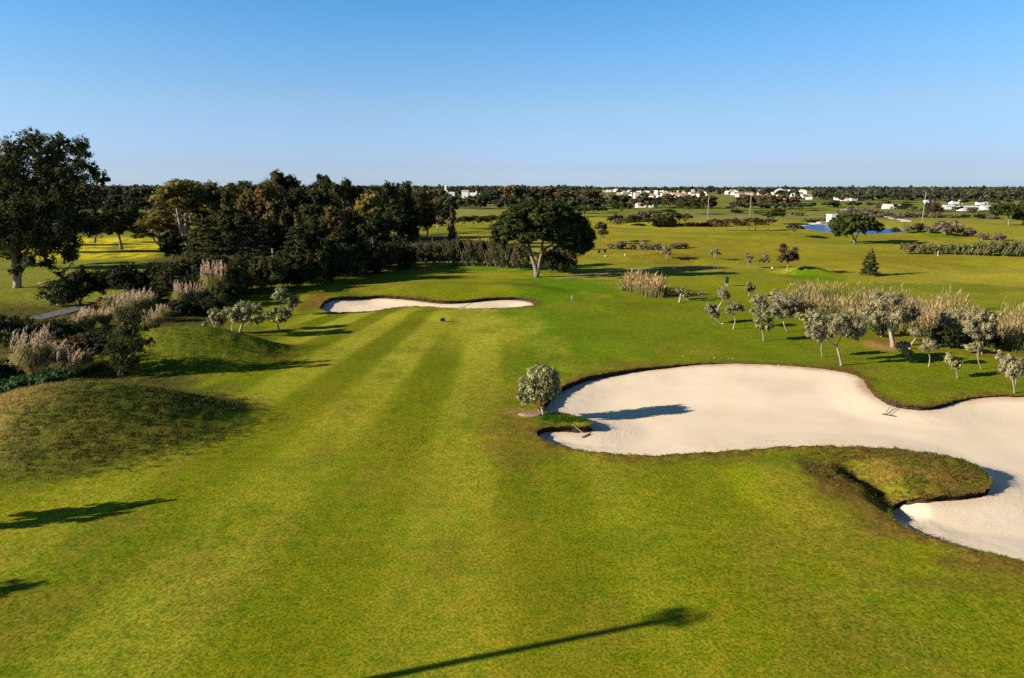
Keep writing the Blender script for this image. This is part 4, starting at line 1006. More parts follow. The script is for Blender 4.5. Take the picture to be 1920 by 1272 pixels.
olive('big silver olive with several thin stems right of the black bush', (1842, 664), [[(1841, 664), (1843, 648), (1843, 630)], [(1836, 664), (1832, 646), (1828, 632)]], [(1815, 603, 11), (1832, 594, 13), (1850, 592, 11), (1818, 616, 10), (1838, 613, 13), (1855, 607, 9), (1826, 627, 8), (1847, 627, 9), (1858, 618, 7)], 1.9, 7500, seed=115)
olive('small olive with bare white curved stem below the big silver olive', (1840, 693), [[(1841, 693), (1834, 678), (1832, 662)]], [(1826, 650, 6), (1836, 647, 6), (1832, 655, 5)], 1.6, 1300, seed=116)
olive('bushy olive cut by the right edge above the bunker', (1902, 738), [[(1903, 738), (1899, 716), (1896, 702)], [(1903, 726), (1906, 708)]], [(1879, 673, 7), (1889, 686, 11), (1906, 692, 12), (1900, 680, 11), (1917, 684, 10), (1883, 694, 7), (1886, 668, 6), (1921, 695, 9), (1893, 704, 7)], 2.2, 7000, seed=117)
def roundbush(label, px, by, ty, w, mat, n, seed, leaf=.1):
    rs = np.random.RandomState(seed); L = []
    for k in range(18):
        u = rs.uniform(-.75, .75); L.append((px + u * w / 2, ty + (by - ty) * rs.uniform(.28, .82), w * .2, (by - ty) * .2))
    return px_tree('round_bush', label, (px, by), [[(px, by), (px, by - 6)]], L, 2, mat, 'olivebark', n, leaf, cat='bush', group='bushes among the right hand olives', depth=1.0, seed=seed)
roundbush('first round grey bush, tall as it is wide, left end of the reeds', 1426, 590, 545, 40, 'olive', 5000, 120)
roundbush('second round grey bush, the broad one at the left end of the reeds', 1474, 587, 538, 58, 'olive', 6500, 121)
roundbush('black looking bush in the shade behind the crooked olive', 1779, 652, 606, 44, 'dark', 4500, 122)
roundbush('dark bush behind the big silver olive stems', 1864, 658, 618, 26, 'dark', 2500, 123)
roundbush('grey bush merging into the reeds behind the largest olive', 1612, 606, 566, 36, 'olive', 3500, 124)
roundbush('dark bush low behind the gnarled olive trunk', 1652, 632, 602, 26, 'dark', 2500, 125)
px_tree('young_olive_tree', 'small round headed olive on the turf left of the round grey bushes', (1404, 556), [[(1404, 556), (1405, 548)]], [(1402, 541, 6), (1410, 540, 6), (1406, 536, 5), (1407, 545, 5)], 1.5, 'olive', 'olivebark', 1500, .12, group=RG, seed=126)
olive('stout leaning olive stump with sparse head beside a green bush', (1274, 567), [[(1274, 568), (1276, 556), (1278, 547)]], [(1270, 545, 4), (1279, 543, 4)], 3.4, 500, seed=127)
roundbush('small green bush beside the leaning olive stump', 1288, 562, 542, 22, 'olivegreen', 1800, 128)
olive('tiny sapling with short dark stem between the stump and the green bin', (1314, 562), [[(1314, 562), (1315, 554)]], [(1312, 549, 3), (1317, 547, 4)], 2.2, 350, seed=129)
roundbush('green low bush at the foot of the big silver olive', 1822, 662, 642, 34, 'olivegreen', 1600, 130)
roundbush('green low bush at the foot of the second round grey bush', 1500, 600, 584, 30, 'olivegreen', 1400, 131)

# reeds: a dense bed behind the olives and one stand on the open turf
def reed_mesh(pts, hts, rs, plume=.35):
    V, T, Q = [], [], []
    n = len(pts); lean = rs.normal(0, .20, (n, 2)) + np.array([.05, 0])
    w = .018 + .022 * rs.rand(n)
    a = rs.rand(n) * math.pi
    for i in range(n):
        p = np.asarray(pts[i], float); h = hts[i]; d = np.array([math.cos(a[i]), math.sin(a[i]), 0]) * w[i]
        m = p + np.array([lean[i, 0] * h * .4, lean[i, 1] * h * .4, h * .6]); e = p + np.array([lean[i, 0] * h, lean[i, 1] * h, h])
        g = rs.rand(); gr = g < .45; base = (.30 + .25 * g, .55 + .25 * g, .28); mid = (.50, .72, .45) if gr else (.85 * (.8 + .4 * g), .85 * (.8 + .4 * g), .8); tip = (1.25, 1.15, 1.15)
        if rs.rand() < plume:
            d2 = d * 2.6; b = p + (e - p) * .80
            V += [p - d, p + d, m + d, m - d, b - d2, b + d2, e + d * .4, e - d * .4]; T += [base, base, mid, mid, (1.35, 1.2, 1.2), (1.35, 1.2, 1.2), (1.5, 1.35, 1.35), (1.5, 1.35, 1.35)]
        else:
            k = np.array([rs.normal() * .25, rs.normal() * .25, -.1]) * h * .3
            V += [p - d, p + d, m + d, m - d, m - d * .9, m + d * .9, e + k + d * .2, e + k - d * .2]; T += [base, base, mid, mid, mid, mid, tip, tip]
    return np.array(V), np.arange(len(V)).reshape(-1, 4), np.array(T)
rs = np.random.RandomState(77)
TOPL = [(1470, 560), (1500, 548), (1560, 548), (1640, 556), (1700, 565), (1760, 572), (1840, 584), (1930, 592), (2060, 602)]     # back edge on the ground
BOTL = [(1470, 585), (1500, 592), (1560, 606), (1640, 622), (1700, 630), (1760, 640), (1840, 652), (1930, 668), (2060, 690)]
pts, hts = [], []
for i in range(15000):
    px = 1472 + 560 * rs.rand() ** 1.0; f = rs.rand() ** .8
    yt = np.interp(px, *zip(*TOPL)); yb = np.interp(px, *zip(*BOTL))
    x, y = flat(px, yt + (yb - yt) * f)
    if fbm(np.array([x / 3.2]), np.array([y / 3.2]), 2)[0] < .42: continue
    pts.append((x, y, float(H(x, y)) - .05)); hts.append((1.1 + 1.6 * rs.rand() ** 1.3) * (.6 + .9 * float(vnoise(x / 3, y / 3))))
V, Q, T = reed_mesh(pts, hts, rs)
tag(mesh('reeds', V, Q, M['reed'], None, False, T), 'tall tan reeds in a dense band behind the right hand olives', 'reeds', kind='stuff')
for i, (px, by, w, n, lb) in enumerate([(1186, 545, 44, 520, 'left end tuft of the stand of reeds on open turf'), (1208, 550, 46, 560, 'middle tuft of the stand of reeds on open turf'), (1230, 556, 42, 480, 'right end tuft of the stand of reeds, in front of its shadow')]):
    rs = np.random.RandomState(90 + i); B = at(px, by); s = (B[1] * CP + CAM_H * SP) / F; R_ = w * s / 2
    q = rs.normal(size=(n, 2)) * R_ * .5
    P = [(a[0], a[1], float(H(B[0] + a[0], B[1] + a[1]) - B[2]) - .05) for a in q]
    t = empty('reed_clump', B, lb, 'reeds', 'reed stand on the open turf')
    V, Q, T = reed_mesh(P, (1.5 + 2.3 * rs.rand(n)) * np.clip(1.2 - np.hypot(q[:, 0], q[:, 1]) / R_ * .45, .5, 1.2), rs, .45)
    mesh('foliage', V, Q, M['reed'], t, False, T)
    L = [(rs.normal() * R_ * .45, rs.normal() * R_ * .45, .5 + .5 * rs.rand(), R_ * .42, R_ * .42, .6) for _ in range(9)]
    V, Q, T = leaf_cloud(L, 2200, .2, .2, rs, .4, .3); mesh('leaf_base', V, Q, M['olivegreen'], t, False, T * .8)

# ------------------------------------------------------------------ trees of the middle distance on the right
px_pine('umbrella_pine', 'broad umbrella pine by the pond hiding part of the water', (1603, 458), [[(1603, 459), (1601, 447), (1598, 438)], [(1604, 457), (1606, 444), (1610, 436)]], (1606, 425, 46, 20, 20), 3, 16000, .40, 'umbrella pines of the far holes', 141)
px_pine('umbrella_pine', 'umbrella pine with thick bare trunk near the right edge', (1892, 424), [[(1892, 425), (1892, 412), (1891, 405)]], (1889, 397, 29, 18, 14), 2.6, 11000, .5, 'umbrella pines of the far holes', 142)
px_pine('umbrella_pine', 'partly cut pine at the right edge, low crown', (1918, 422), [[(1918, 422), (1918, 412)]], (1918, 406, 14, 12, 10), 2, 6000, .5, 'umbrella pines of the far holes', 143)
mid = []
for px, by, ty, w, key, look in [(1488, 446, 419, 34, 'pine_brown', 'small brownish pine'), (1256, 425, 397, 36, 'pine_brown', 'small brownish pine'), (1284, 425, 400, 34, 'pine_brown', 'small brownish pine'), (1174, 424, 408, 30, 'pine_brown', 'small brownish pine'), (1338, 434, 409, 28, 'pine_brown', 'small brownish pine'), (1362, 434, 409, 28, 'pine_brown', 'small brownish pine'), (1377, 434, 408, 28, 'pine_brown', 'small brownish pine'),
        (1404, 433, 407, 26, 'pine_brown', 'small brownish pine'), (1416, 433, 407, 28, 'pine_brown', 'small brownish pine'), (1440, 432, 409, 32, 'pine_brown', 'small brownish pine'),
        (1449, 421, 394, 44, 'pine_mid', 'broad dark pine'), (1290, 403, 376, 46, 'pine_mid', 'broad dark pine'), (1166, 406, 379, 48, 'pine_mid', 'broad dark pine'), (1273, 421, 400, 36, 'pine_brown', 'small brownish pine'),
        (1078, 407, 386, 24, 'pine_mid', 'broad dark pine'), (1096, 407, 387, 22, 'pine_mid', 'broad dark pine'), (1112, 407, 386, 22, 'pine_mid', 'broad dark pine'), (1128, 406, 387, 22, 'pine_mid', 'broad dark pine'), (1066, 408, 388, 22, 'pine_mid', 'broad dark pine'),
        (1125, 457, 414, 26, 'pine_brown', 'tall thin paired brownish pine'), (1131, 459, 428, 24, 'pine_brown', 'tall thin paired brownish pine'), (1183, 425, 411, 20, 'pine_mid', 'low dark pine'), (1216, 426, 408, 26, 'pine_mid', 'low dark pine')]:
    mid.append((plant_px(key, px, by, ty, w), px, look))
label_row(mid, 'on the far fairways', 'pines of the far fairways')
sv = []
for px, by, ty, w, key, look in [(1205, 479, 450, 26, 'silver', 'young silver olive'), (1249, 488, 460, 24, 'silver', 'young silver olive'), (1340, 486, 466, 26, 'silver', 'young silver olive'), (1402, 504, 474, 20, 'silver', 'young silver olive'), (1433, 503, 474, 22, 'silver', 'young silver olive')]:
    sv.append((plant_px(key, px, by, ty, w), px, look))
label_row(sv, 'on the practice turf', 'young olives on the far turf')
proto('redtree', 'round', 5.5, 5, 4000, .16, 'redtree', 'palebark', 41, 'red_leafed_tree')
plant_px('redtree', 1475, 514, 459, 46, 'reddish brown round tree with pale trunk between young olives and the conifer', 'tree')
proto('conifer', 'cone', 6, 4, 9000, .13, 'conifer', 'bark', 42, 'conifer_tree')
plant_px('conifer', 1629, 517, 460, 36, 'lone dark pointed conifer on the right fairway', 'tree')
proto('bigred', 'shrub', 10, 10, 5000, .3, 'redtree', 'palebark', 43, 'broad_brown_tree')
plant_px('bigred', 1749, 407, 369, 38, 'broad brown tree beside the tall pole at the right', 'tree')
hb = []
for px, by, ty, w, k in [(1092, 468, 456, 18, 'pinkscrub'), (1108, 468, 455, 18, 'pinkscrub'), (1146, 467, 457, 18, 'pinkscrub'), (1160, 468, 454, 20, 'pinkscrub'), (1168, 467, 452, 20, 'pinkscrub'), (1186, 468, 457, 20, 'pinkscrub'), (1202, 468, 457, 18, 'pinkscrub'), (1218, 469, 458, 18, 'pinkscrub'),
        (1232, 469, 457, 22, 'pinkscrub'), (1264, 467, 456, 22, 'pinkscrub'), (1276, 466, 455, 18, 'pinkscrub'), (1286, 465, 456, 14, 'pinkscrub')]: hb.append((plant_px(k, px, by, ty, w), px, 'low pinkish brown heath bush'))
label_row(hb, 'in the strip behind the tee', 'heath bushes behind the tee')
rb = []
for i, px in enumerate([1698, 1716, 1734, 1754, 1772, 1790, 1808, 1826, 1844, 1862, 1880, 1898, 1916, 1850, 1868, 1886, 1904, 1922, 1832]):
    back = i >= 13
    rb.append((plant_px('scrub', px, (474 if back else 476 + .45 * (px - 1698) / 18), (449 if back else 454 + .15 * (px - 1698) / 18), 26), px, 'olive green scrub bush'))
label_row(rb, 'in the thicket at the right edge', 'scrub thicket at the right edge')
mb_ = []
for px, by, ty, w, k, look in [(1704, 437, 419, 28, 'scrub', 'greenish scrub bush'), (1722, 434, 418, 30, 'darkbush', 'dark scrub bush'), (1740, 437, 424, 22, 'pinkscrub', 'brown heath bush'), (1771, 440, 415, 54, 'pinkscrub', 'large domed brown bush'), (1797, 440, 425, 20, 'scrub', 'greenish scrub bush'), (1816, 444, 428, 30, 'pinkscrub', 'brown heath bush'), (1678, 436, 426, 16, 'darkbush', 'dark scrub bush'), (1842, 450, 438, 26, 'pinkscrub', 'brown heath bush'), (1872, 452, 438, 30, 'pinkscrub', 'brown heath bush')]:
    mb_.append((plant_px(k, px, by, ty, w), px, look))
label_row(mb_, 'beyond the pond pine', 'bushes beyond the pond pine')
mb_ = []
for px, by, ty, w, k, look in [(1156, 417, 402, 34, 'darkbush', 'dark wide bush'), (1188, 416, 402, 34, 'darkbush', 'dark wide bush'), (1206, 412, 396, 34, 'pinkscrub', 'brown bush'), (1241, 424, 396, 44, 'bigbush', 'large brownish bush'), (1236, 426, 412, 30, 'darkbush', 'dark wide bush'), (1258, 424, 405, 26, 'bigbush', 'large brownish bush'), (1157, 422, 411, 20, 'pinkscrub', 'brown bush'),
        (1298, 424, 417, 40, 'rust', 'rusty low bush'), (1325, 424, 417, 34, 'rust', 'rusty low bush'), (1352, 424, 417, 34, 'rust', 'rusty low bush'), (1390, 423, 416, 30, 'rust', 'rusty low bush'), (1424, 422, 416, 26, 'rust', 'rusty low bush'), (1520, 417, 410, 40, 'pinkscrub', 'brown bush'), (1545, 416, 409, 30, 'pinkscrub', 'brown bush'),
        (1600, 401, 391, 36, 'pinkscrub', 'brown bush'), (1630, 403, 392, 40, 'pinkscrub', 'brown bush'), (1660, 405, 396, 34, 'pinkscrub', 'brown bush'), (1700, 408, 398, 40, 'pinkscrub', 'brown bush'), (1724, 408, 399, 30, 'pinkscrub', 'brown bush'), (1838, 410, 402, 28, 'darkbush', 'dark wide bush'), (1808, 408, 402, 26, 'darkbush', 'dark wide bush'),
        (1760, 409, 401, 34, 'pinkscrub', 'brown bush'), (1786, 409, 402, 30, 'pinkscrub', 'brown bush'), (1862, 411, 403, 30, 'pinkscrub', 'brown bush'), (1581, 404, 394, 30, 'pinkscrub', 'brown bush'), (1615, 407, 397, 34, 'pinkscrub', 'brown bush'), (1645, 409, 400, 30, 'scrub', 'greenish bush'), (1680, 411, 402, 34, 'pinkscrub', 'brown bush'), (1495, 405, 397, 30, 'scrub', 'greenish bush'), (1460, 400, 391, 26, 'darkbush', 'dark wide bush'), (1420, 402, 394, 24, 'scrub', 'greenish bush'), (1380, 400, 392, 26, 'darkbush', 'dark wide bush'), (1225, 402, 393, 40, 'scrub', 'greenish bush'), (1255, 400, 392, 30, 'darkbush', 'dark wide bush'),
        (1563, 389, 375, 24, 'darkbush', 'dark wide bush'), (1594, 396, 385, 16, 'pinkscrub', 'brown bush'), (1697, 393, 380, 26, 'darkbush', 'dark wide bush'), (1645, 391, 384, 16, 'pinkscrub', 'brown bush')]:
    mb_.append((plant_px(k, px, by, ty, w), px, look))
label_row(mb_, 'among the far holes', 'bushes among the far holes')

# ------------------------------------------------------------------ far woods: single trees that still show, then the mass behind
rs = np.random.RandomState(404)
ft = []
def row(n, x0, x1, by0, by1, ty0, ty1, w0, w1, kinds):
    for i in range(n):
        px = x0 + (x1 - x0) * (i + .5) / n + rs.normal() * (x1 - x0) / n * .25; f = (px - x0) / (x1 - x0)
        k = kinds[rs.randint(len(kinds))]
        ft.append((plant_px(k, px, by0 + (by1 - by0) * f + rs.normal() * 1.0, ty0 + (ty1 - ty0) * f + rs.normal() * 3, w0 + (w1 - w0) * rs.rand()), px))
row(9, 170, 300, 392, 392, 352, 352, 26, 40, ['far_euc', 'far_euc', 'far_round'])
row(8, 160, 300, 400, 400, 366, 368, 26, 36, ['far_euc', 'far_round'])
row(8, 905, 1000, 386, 388, 352, 350, 26, 40, ['far_euc', 'far_pine', 'far_bronze'])
row(15, 800, 960, 392, 391, 367, 366, 26, 38, ['far_euc', 'far_pine', 'far_round'])
row(7, 785, 830, 388, 386, 352, 353, 24, 34, ['far_euc', 'far_bronze'])
row(11, 940, 1120, 393, 393, 352, 355, 30, 44, ['far_euc', 'far_euc', 'far_bronze'])
row(12, 930, 1120, 398, 400, 368, 370, 24, 36, ['far_pine', 'far_round'])
row(16, 1110, 1330, 387, 391, 367, 369, 24, 38, ['far_euc', 'far_euc', 'far_round'])
row(5, 1250, 1340, 392, 392, 364, 366, 22, 30, ['far_euc', 'far_bronze'])
row(9, 1380, 1500, 391, 392, 367, 369, 22, 32, ['far_bronze', 'far_euc', 'far_bronze'])
row(12, 1360, 1530, 396, 395, 380, 379, 18, 28, ['far_round', 'far_pine'])
row(10, 1540, 1720, 381, 381, 362, 364, 20, 30, ['far_pine', 'far_round'])
row(10, 1530, 1700, 389, 391, 377, 379, 14, 24, ['far_round', 'far_bronze'])
row(9, 1700, 1920, 398, 401, 388, 390, 14, 24, ['far_round', 'far_bronze', 'far_pine'])
row(8, 1760, 1920, 386, 388, 372, 374, 14, 24, ['far_round', 'far_pine'])
row(6, 1400, 1500, 371, 371, 355, 356, 14, 22, ['far_euc', 'far_pine'])
ft2 = []
for o, px in ft:
    k = o.name.split('.')[0]; base = {'wood_tree': 'tall dark wood tree', 'field_pine': 'low spreading dark pine', 'field_tree': 'round dark tree'}.get(k, 'tree')
    if o.children and any('bronze' in m.name for ch in o.children for m in ch.data.materials): base = 'tall brown leafed tree'
    z = 'at the far left' if px < 400 else 'behind the great pine' if px < 1120 else 'before the town' if px < 1530 else 'at the far right'
    ft2.append((o, px, base, z))
for z in sorted(set(q[3] for q in ft2)): label_row([(o, px, lk) for o, px, lk, zz in ft2 if zz == z], z, 'far trees ' + z)
plant_px('conifer', 1316, 371, 345, 11, 'tall spire shaped conifer breaking the horizon above the town', 'tree')
# the mass of the horizon woods
V, Q, T, nv = [], [], [], 0
for i in range(11000):
    a = rs.uniform(-.80, .80); r = 620 * (4200 / 620) ** rs.rand()
    x, y = r * math.sin(a), r * math.cos(a)
    pxp = 960 + F * x / (y * CP)
    if pxp > 1110:
        if r < (1020 if pxp > 1530 else 1400): continue
        if pxp < 1530 and r < 2300 and rs.rand() < .82: continue
    elif pxp > 800 and r < 800: continue
    if fbm(np.array([x / 300]), np.array([y / 420]), 2)[0] < (.28 if pxp > 1110 else .34) and r < 2200: continue
    h = (rs.uniform(6.5, 13) + (4 if rs.rand() < .06 else 0)) if pxp > 1110 else rs.uniform(11, 19) if r < 1500 else rs.uniform(9, 15); w = h * rs.uniform(.6, 1.0)
    z = float(H(x, y)); m_ = 5; L = [(x + rs.normal() * w * .28, y + rs.normal() * w * .28, z + h * rs.uniform(.35, .82), w * .42, w * .42, h * .22) for _ in range(m_)]
    v, q, t = leaf_cloud(L, 80, 1.5 + r / 2500, .6, rs, .7, .4, tint_amt=.4)
    V.append(v); Q.append(q + nv); T.append(t * rs.uniform(.65, 1.35)); nv += len(v)
tag(mesh('distant_woods', np.concatenate(V), np.concatenate(Q), M['far'], None, False, np.concatenate(T)), 'dark band of woods along the whole horizon', 'woods', kind='stuff')

# ------------------------------------------------------------------ buildings: the white town, the villas, the pump house, the sheds
def house_parts(w, d, h, rh, wallm, roofm, hip=False, win=True):
    """a house at the origin: walls, a tiled roof with eaves, windows and a door"""
    parts = []; b = MB().box((0, 0, h / 2), (w, d, h), bev=.05)
    if not hip: b.add([(-w / 2, -d / 2, h), (-w / 2, d / 2, h), (-w / 2, 0, h + rh), (w / 2, -d / 2, h), (w / 2, d / 2, h), (w / 2, 0, h + rh)], T=[(0, 2, 1), (3, 4, 5)])
    parts.append(('wall', b, wallm)); r = MB(); e, th = .35, .16; a, c = w / 2 + e, d / 2 + e; i = (w / 2 - d * .35) if hip else a
    z0 = h - (0 if hip else e * rh / (d / 2)) + .02
    top = [(-a, -c, z0), (a, -c, z0), (a, c, z0), (-a, c, z0), (-i, 0, h + rh + .02), (i, 0, h + rh + .02)]
    V = top + [(x, y, z + th) for x, y, z in top]
    Q = [(0, 1, 5, 4), (2, 3, 4, 5), (6, 10, 11, 7), (8, 11, 10, 9), (0, 6, 7, 1), (1, 7, 8, 2), (2, 8, 9, 3), (3, 9, 6, 0)]
    r.add(V, Q, [(1, 2, 5), (3, 0, 4), (7, 11, 8), (9, 10, 6)]); parts.append(('roof', r, roofm))
    if win:
        k = max(2, int(w / 3))
        for q in range(k):
            x = -w / 2 + w * (q + .5) / k
            for sy in (-1, 1):
                parts.append(('window', MB().box((x, sy * (d / 2 + .01), h * .58), (.95, .08, 1.15)), 'glass'))
        parts.append(('door', MB().box((w * .06, -d / 2 - .02, 1.05), (1.0, .08, 2.1)), 'wood'))
    return parts
HP = {}
def house(key, base, sc, rz, label, group, spec=None, name='house'):
    if key not in HP:
        t = empty(name, base)
        for nm, b, mt in house_parts(*spec[:4], spec[4], spec[5], spec[6]): b.build(nm, M[mt], t)
        HP[key] = t
    else: t = copy_thing(HP[key])
    for k in ('label', 'category', 'group'):
        if k in t: del t[k]
    t.location = base; t.rotation_euler = (0, 0, rz); t.scale = sc
    return tag(t, label, 'house', group)
SPEC = {'a': (11, 8, 3.6, 2.0, 'white', 'redroof', False), 'b': (14, 9, 6.2, 2.0, 'white', 'pinkroof', True), 'c': (10, 9, 6.0, .35, 'white', 'white', True), 'd': (12, 8, 5.6, 1.8, 'cream', 'redroof', False), 'e': (9, 8, 3.4, .3, 'white', 'greyroof', True), 'f': (12, 9, 4.2, 1.8, 'pinkwall', 'pinkroof', False)}
LOOK = {'a': 'white house with red tiled roof', 'b': 'tall white house with faded pink roof', 'c': 'plain white flat roofed house', 'd': 'cream house with red roof', 'e': 'low white cottage', 'f': 'pink house with faded tiled roof'}
rs = np.random.RandomState(808); town = []
def spot(px, dist):
    a = (px - 960) / F * CP; x, y = a * dist, dist
    return np.array([x, y, float(H(x, y))])
def cluster(n, x0, x1, d0, d1, zone, grp, s0=.8, s1=1.25):
    it = []
    for i in range(n):
        px = x0 + (x1 - x0) * (i + rs.uniform(.1, .9)) / n; k = 'abcdef'[rs.randint(6)]; sc = rs.uniform(s0, s1) * .78
        it.append((house(k, spot(px, rs.uniform(d0, d1)), (sc * rs.uniform(.9, 1.5), sc, sc), rs.uniform(-.7, .7), None, None, SPEC[k]), px, LOOK[k]))
    label_row(it, zone, grp)
cluster(34, 1122, 1330, 1300, 2000, 'mid town', 'houses of the far town')
cluster(16, 1180, 1330, 1050, 1300, 'at the near town edge', 'houses at the near edge of the town')
cluster(46, 1366, 1512, 1150, 2000, 'in the white quarter', 'houses of the white quarter', .85, 1.4)
cluster(14, 1440, 1520, 980, 1150, 'below the white quarter', 'houses below the white quarter')
cluster(9, 1575, 1610, 900, 1000, 'beyond the green field', 'houses beyond the green field')
cluster(16, 1640, 1920, 1000, 1250, 'before the right hand woods', 'houses before the right hand woods', .9, 1.3)
# the largest white building of the quarter
bB = spot(1464, 1150); t = empty('white_hall', bB, 'tallest white building with stepped gables in the far town', 'building')
b = MB().box((0, 0, 5), (15, 11, 10), bev=.1).box((-10.5, 0, 3.6), (6, 9, 7.2), bev=.1).box((11, 0, 2.9), (7, 9, 5.8), bev=.1); b.build('wall', M['white'], t)
house_r = MB().add([(-7.9, -5.9, 10), (7.9, -5.9, 10), (7.9, 5.9, 10), (-7.9, 5.9, 10), (0, -5.9, 13.4), (0, 5.9, 13.4)], [(0, 4, 5, 3), (4, 1, 2, 5)], [(0, 1, 4), (2, 3, 5)]); house_r.build('roof', M['greyroof'], t)
for x in (-5, 0, 5):
    for z in (3, 7): MB().box((x, -5.52, z), (1.2, .08, 1.8)).build('window', M['glass'], t)
# villa with orange hip roof
vB = at(1208, 389.5); vs_ = (vB[1] * CP) / F; t = empty('villa', vB, 'villa with broad orange hip roof and white walls before the town', 'house'); W_ = 30 * vs_
for nm, b, mt in house_parts(W_, 11, 3.6, 2.6, 'cream', 'redroof', True): b.build(nm, M[mt], t)
MB().box((W_ * .5 + 2.4, 1, 1.6), (4.5, 8, 3.2), bev=.05).build('annex', M['white'], t)
# white tower house and long white house in the woods
tB = spot(833, 900); t = empty('tower_house', tB, 'white house with slender tower standing above the woods', 'house')
MB().box((0, 0, 7), (9, 8, 14), bev=.1).box((9, 0, 6.4), (9, 7, 11.5), bev=.1).build('wall', M['white'], t)
MB().box((1.5, 0, 16.5), (2.4, 2.4, 6)).add([(.1, -1.4, 19.5), (2.9, -1.4, 19.5), (2.9, 1.4, 19.5), (.1, 1.4, 19.5), (1.5, 0, 21.2)], T=[(0, 1, 4), (1, 2, 4), (2, 3, 4), (3, 0, 4)]).build('tower', M['white'], t)
for x, z in ((-2.5, 11.5), (2, 11.5), (7, 10), (11, 10)): MB().box((x, -4.06 if x < 5 else -3.56, z), (1, .08, 1.4)).build('window', M['glass'], t)
tB = spot(882, 930); t = empty('long_house', tB, 'long low white house half hidden by the woods beside the tower house', 'house')
MB().box((-7, 0, 6), (9, 7, 12), bev=.1).box((2, 0, 5.4), (10, 6, 10.5), bev=.1).box((10, 0, 6.2), (6, 7, 12.4), bev=.1).build('wall', M['white'], t)
MB().add([(-12, -4, 12), (-2, -4, 12), (-2, 4, 12), (-12, 4, 12), (-12, 0, 13.8), (-2, 0, 13.8)], [(0, 1, 5, 4), (2, 3, 4, 5)], [(3, 0, 4), (1, 2, 5)]).build('roof', M['pinkroof'], t)
MB().box((12, 0, 14), (1.6, 1.6, 3.6)).build('chimney', M['white'], t)
# pump house by the pond
pB = at(1563, 418.5); ps = pB[1] * CP / F; t = empty('pump_house', pB, 'plain white flat roofed pump house beside the pond', 'building'); W_ = 21 * ps
MB().box((0, 0, 2.0), (W_, 4.6, 4.4), rz=.1, bev=.04).build('wall', M['white'], t)
MB().box((0, 0, 4.27), (W_ + .25, 4.85, .16), rz=.1).build('roof', M['cream'], t)
MB().box((.6, -2.36, 1.9), (.6, .1, .8), rz=.1).build('window', M['glass'], t)
MB().box((-W_ * .5 - 2.6, -.4, .3), (5, 4, .5), rz=.1).build('platform', M['concrete'], t)
# greenhouses and long sheds at the right
sh = []
def shed(px, by, wpx, hm, lb, tunnel):
    B = at(px, by); s_ = B[1] * CP / F; w = wpx * s_; t = empty('greenhouse' if tunnel else 'shed', B, lb, 'greenhouse' if tunnel else 'shed', 'sheds on the fields at the right'); d = 7
    if tunnel:
        a = np.linspace(0, math.pi, 10); V = [(x, -math.cos(q) * d / 2, math.sin(q) * hm) for x in (-w / 2, w / 2) for q in a]; b = MB()
        b.add(V, [(i, i + 1, 11 + i, 10 + i) for i in range(9)], [(0, i + 1, i) for i in range(1, 9)] + [(10, 10 + i, 11 + i) for i in range(1, 9)]); b.build('cover', M['white'], t)
    else:
        MB().box((0, 0, hm / 2), (w, d, hm), bev=.05).build('wall', M['white'], t)
        MB().add([(-w / 2 - .3, -d / 2 - .3, hm + .02), (w / 2 + .3, -d / 2 - .3, hm + .02), (w / 2 + .3, d / 2 + .3, hm + .02), (-w / 2 - .3, d / 2 + .3, hm + .02), (-w / 2 - .3, 0, hm + 1.1), (w / 2 + .3, 0, hm + 1.1)], [(0, 1, 5, 4), (2, 3, 4, 5), (0, 3, 2, 1)], [(3, 0, 4), (1, 2, 5)]).build('roof', M['greyroof'], t)
    MB().box((w * .2, -d / 2 - .05, 1.1), (1.6, .12, 2.2)).build('door', M['wood'], t)
shed(1664, 392, 15, 4.2, 'pair of pale tunnels, the taller front one left of the dark bush', True)
shed(1680, 391, 16, 3.4, 'lower pale tunnel touching the taller one beside the dark bush', True)
shed(1777, 393, 19, 2.6, 'white shed with grey roof right of the broad brown tree', False)
shed(1814, 396, 32, 3.0, 'longest white shed on the field at the right', False)
shed(1850, 394, 22, 2.6, 'low white shed between the longest one and the edge pine', False)
shed(1792, 383, 20, 3.0, 'farther white shed behind the longest one', False)
shed(1740, 382, 12, 3.0, 'small white shed left of the broad brown tree', False)
shed(1840, 384, 16, 3.0, 'farther white shed near the edge pine', False)

# ------------------------------------------------------------------ poles, flag, signs, markers, rakes
for px, by, ty, lb in [(1138, 388, 351, 'shortest pale utility pole before the dark woods'), (1326, 419, 367, 'slim utility pole rising from the far fairway, second from left'), (1405, 414, 368, 'slim utility pole just left of the broad dark pine'), (1729, 417, 360, 'tallest concrete utility pole beside the broad brown tree')]:
    B = at(px, by); top = onplane(px, ty, B[1]); h = top[2] - B[2]; t = empty('utility_pole', B, lb, 'pole', 'utility poles of the far holes')
    MB().tube([(0, 0, -.3), (0, 0, h * .5), (0, 0, h)], [.19, .15, .11], 8).build('post', M['concrete'], t, True)
    MB().box((0, -.2, h - .5), (1.3, .1, .1)).box((0, -.2, h - 1.3), (.9, .1, .1)).build('crossarm', M['concrete'], t)
fB = at(797, 502.5); t = empty('flagstick', fB, 'white golf flag on its stick at the shaded far green', 'flag')
MB().tube([(0, 0, -.1), (0, 0, 2.2)], .035, 8).build('stick', M['white'], t, True)
fv = [(.035 + .42 * u, .05 * math.sin(u * 5) * u, 2.18 - .34 * v - .10 * u) for u in np.linspace(0, 1, 6) for v in (0, 1)]
n_ = len(fv); MB().add(fv + [(x, y + .012, z) for x, y, z in fv], [(2 * i, 2 * i + 1, 2 * i + 3, 2 * i + 2) for i in range(5)] + [(n_ + 2 * i, n_ + 2 * i + 2, n_ + 2 * i + 3, n_ + 2 * i + 1) for i in range(5)]).build('flag', M['white'], t)
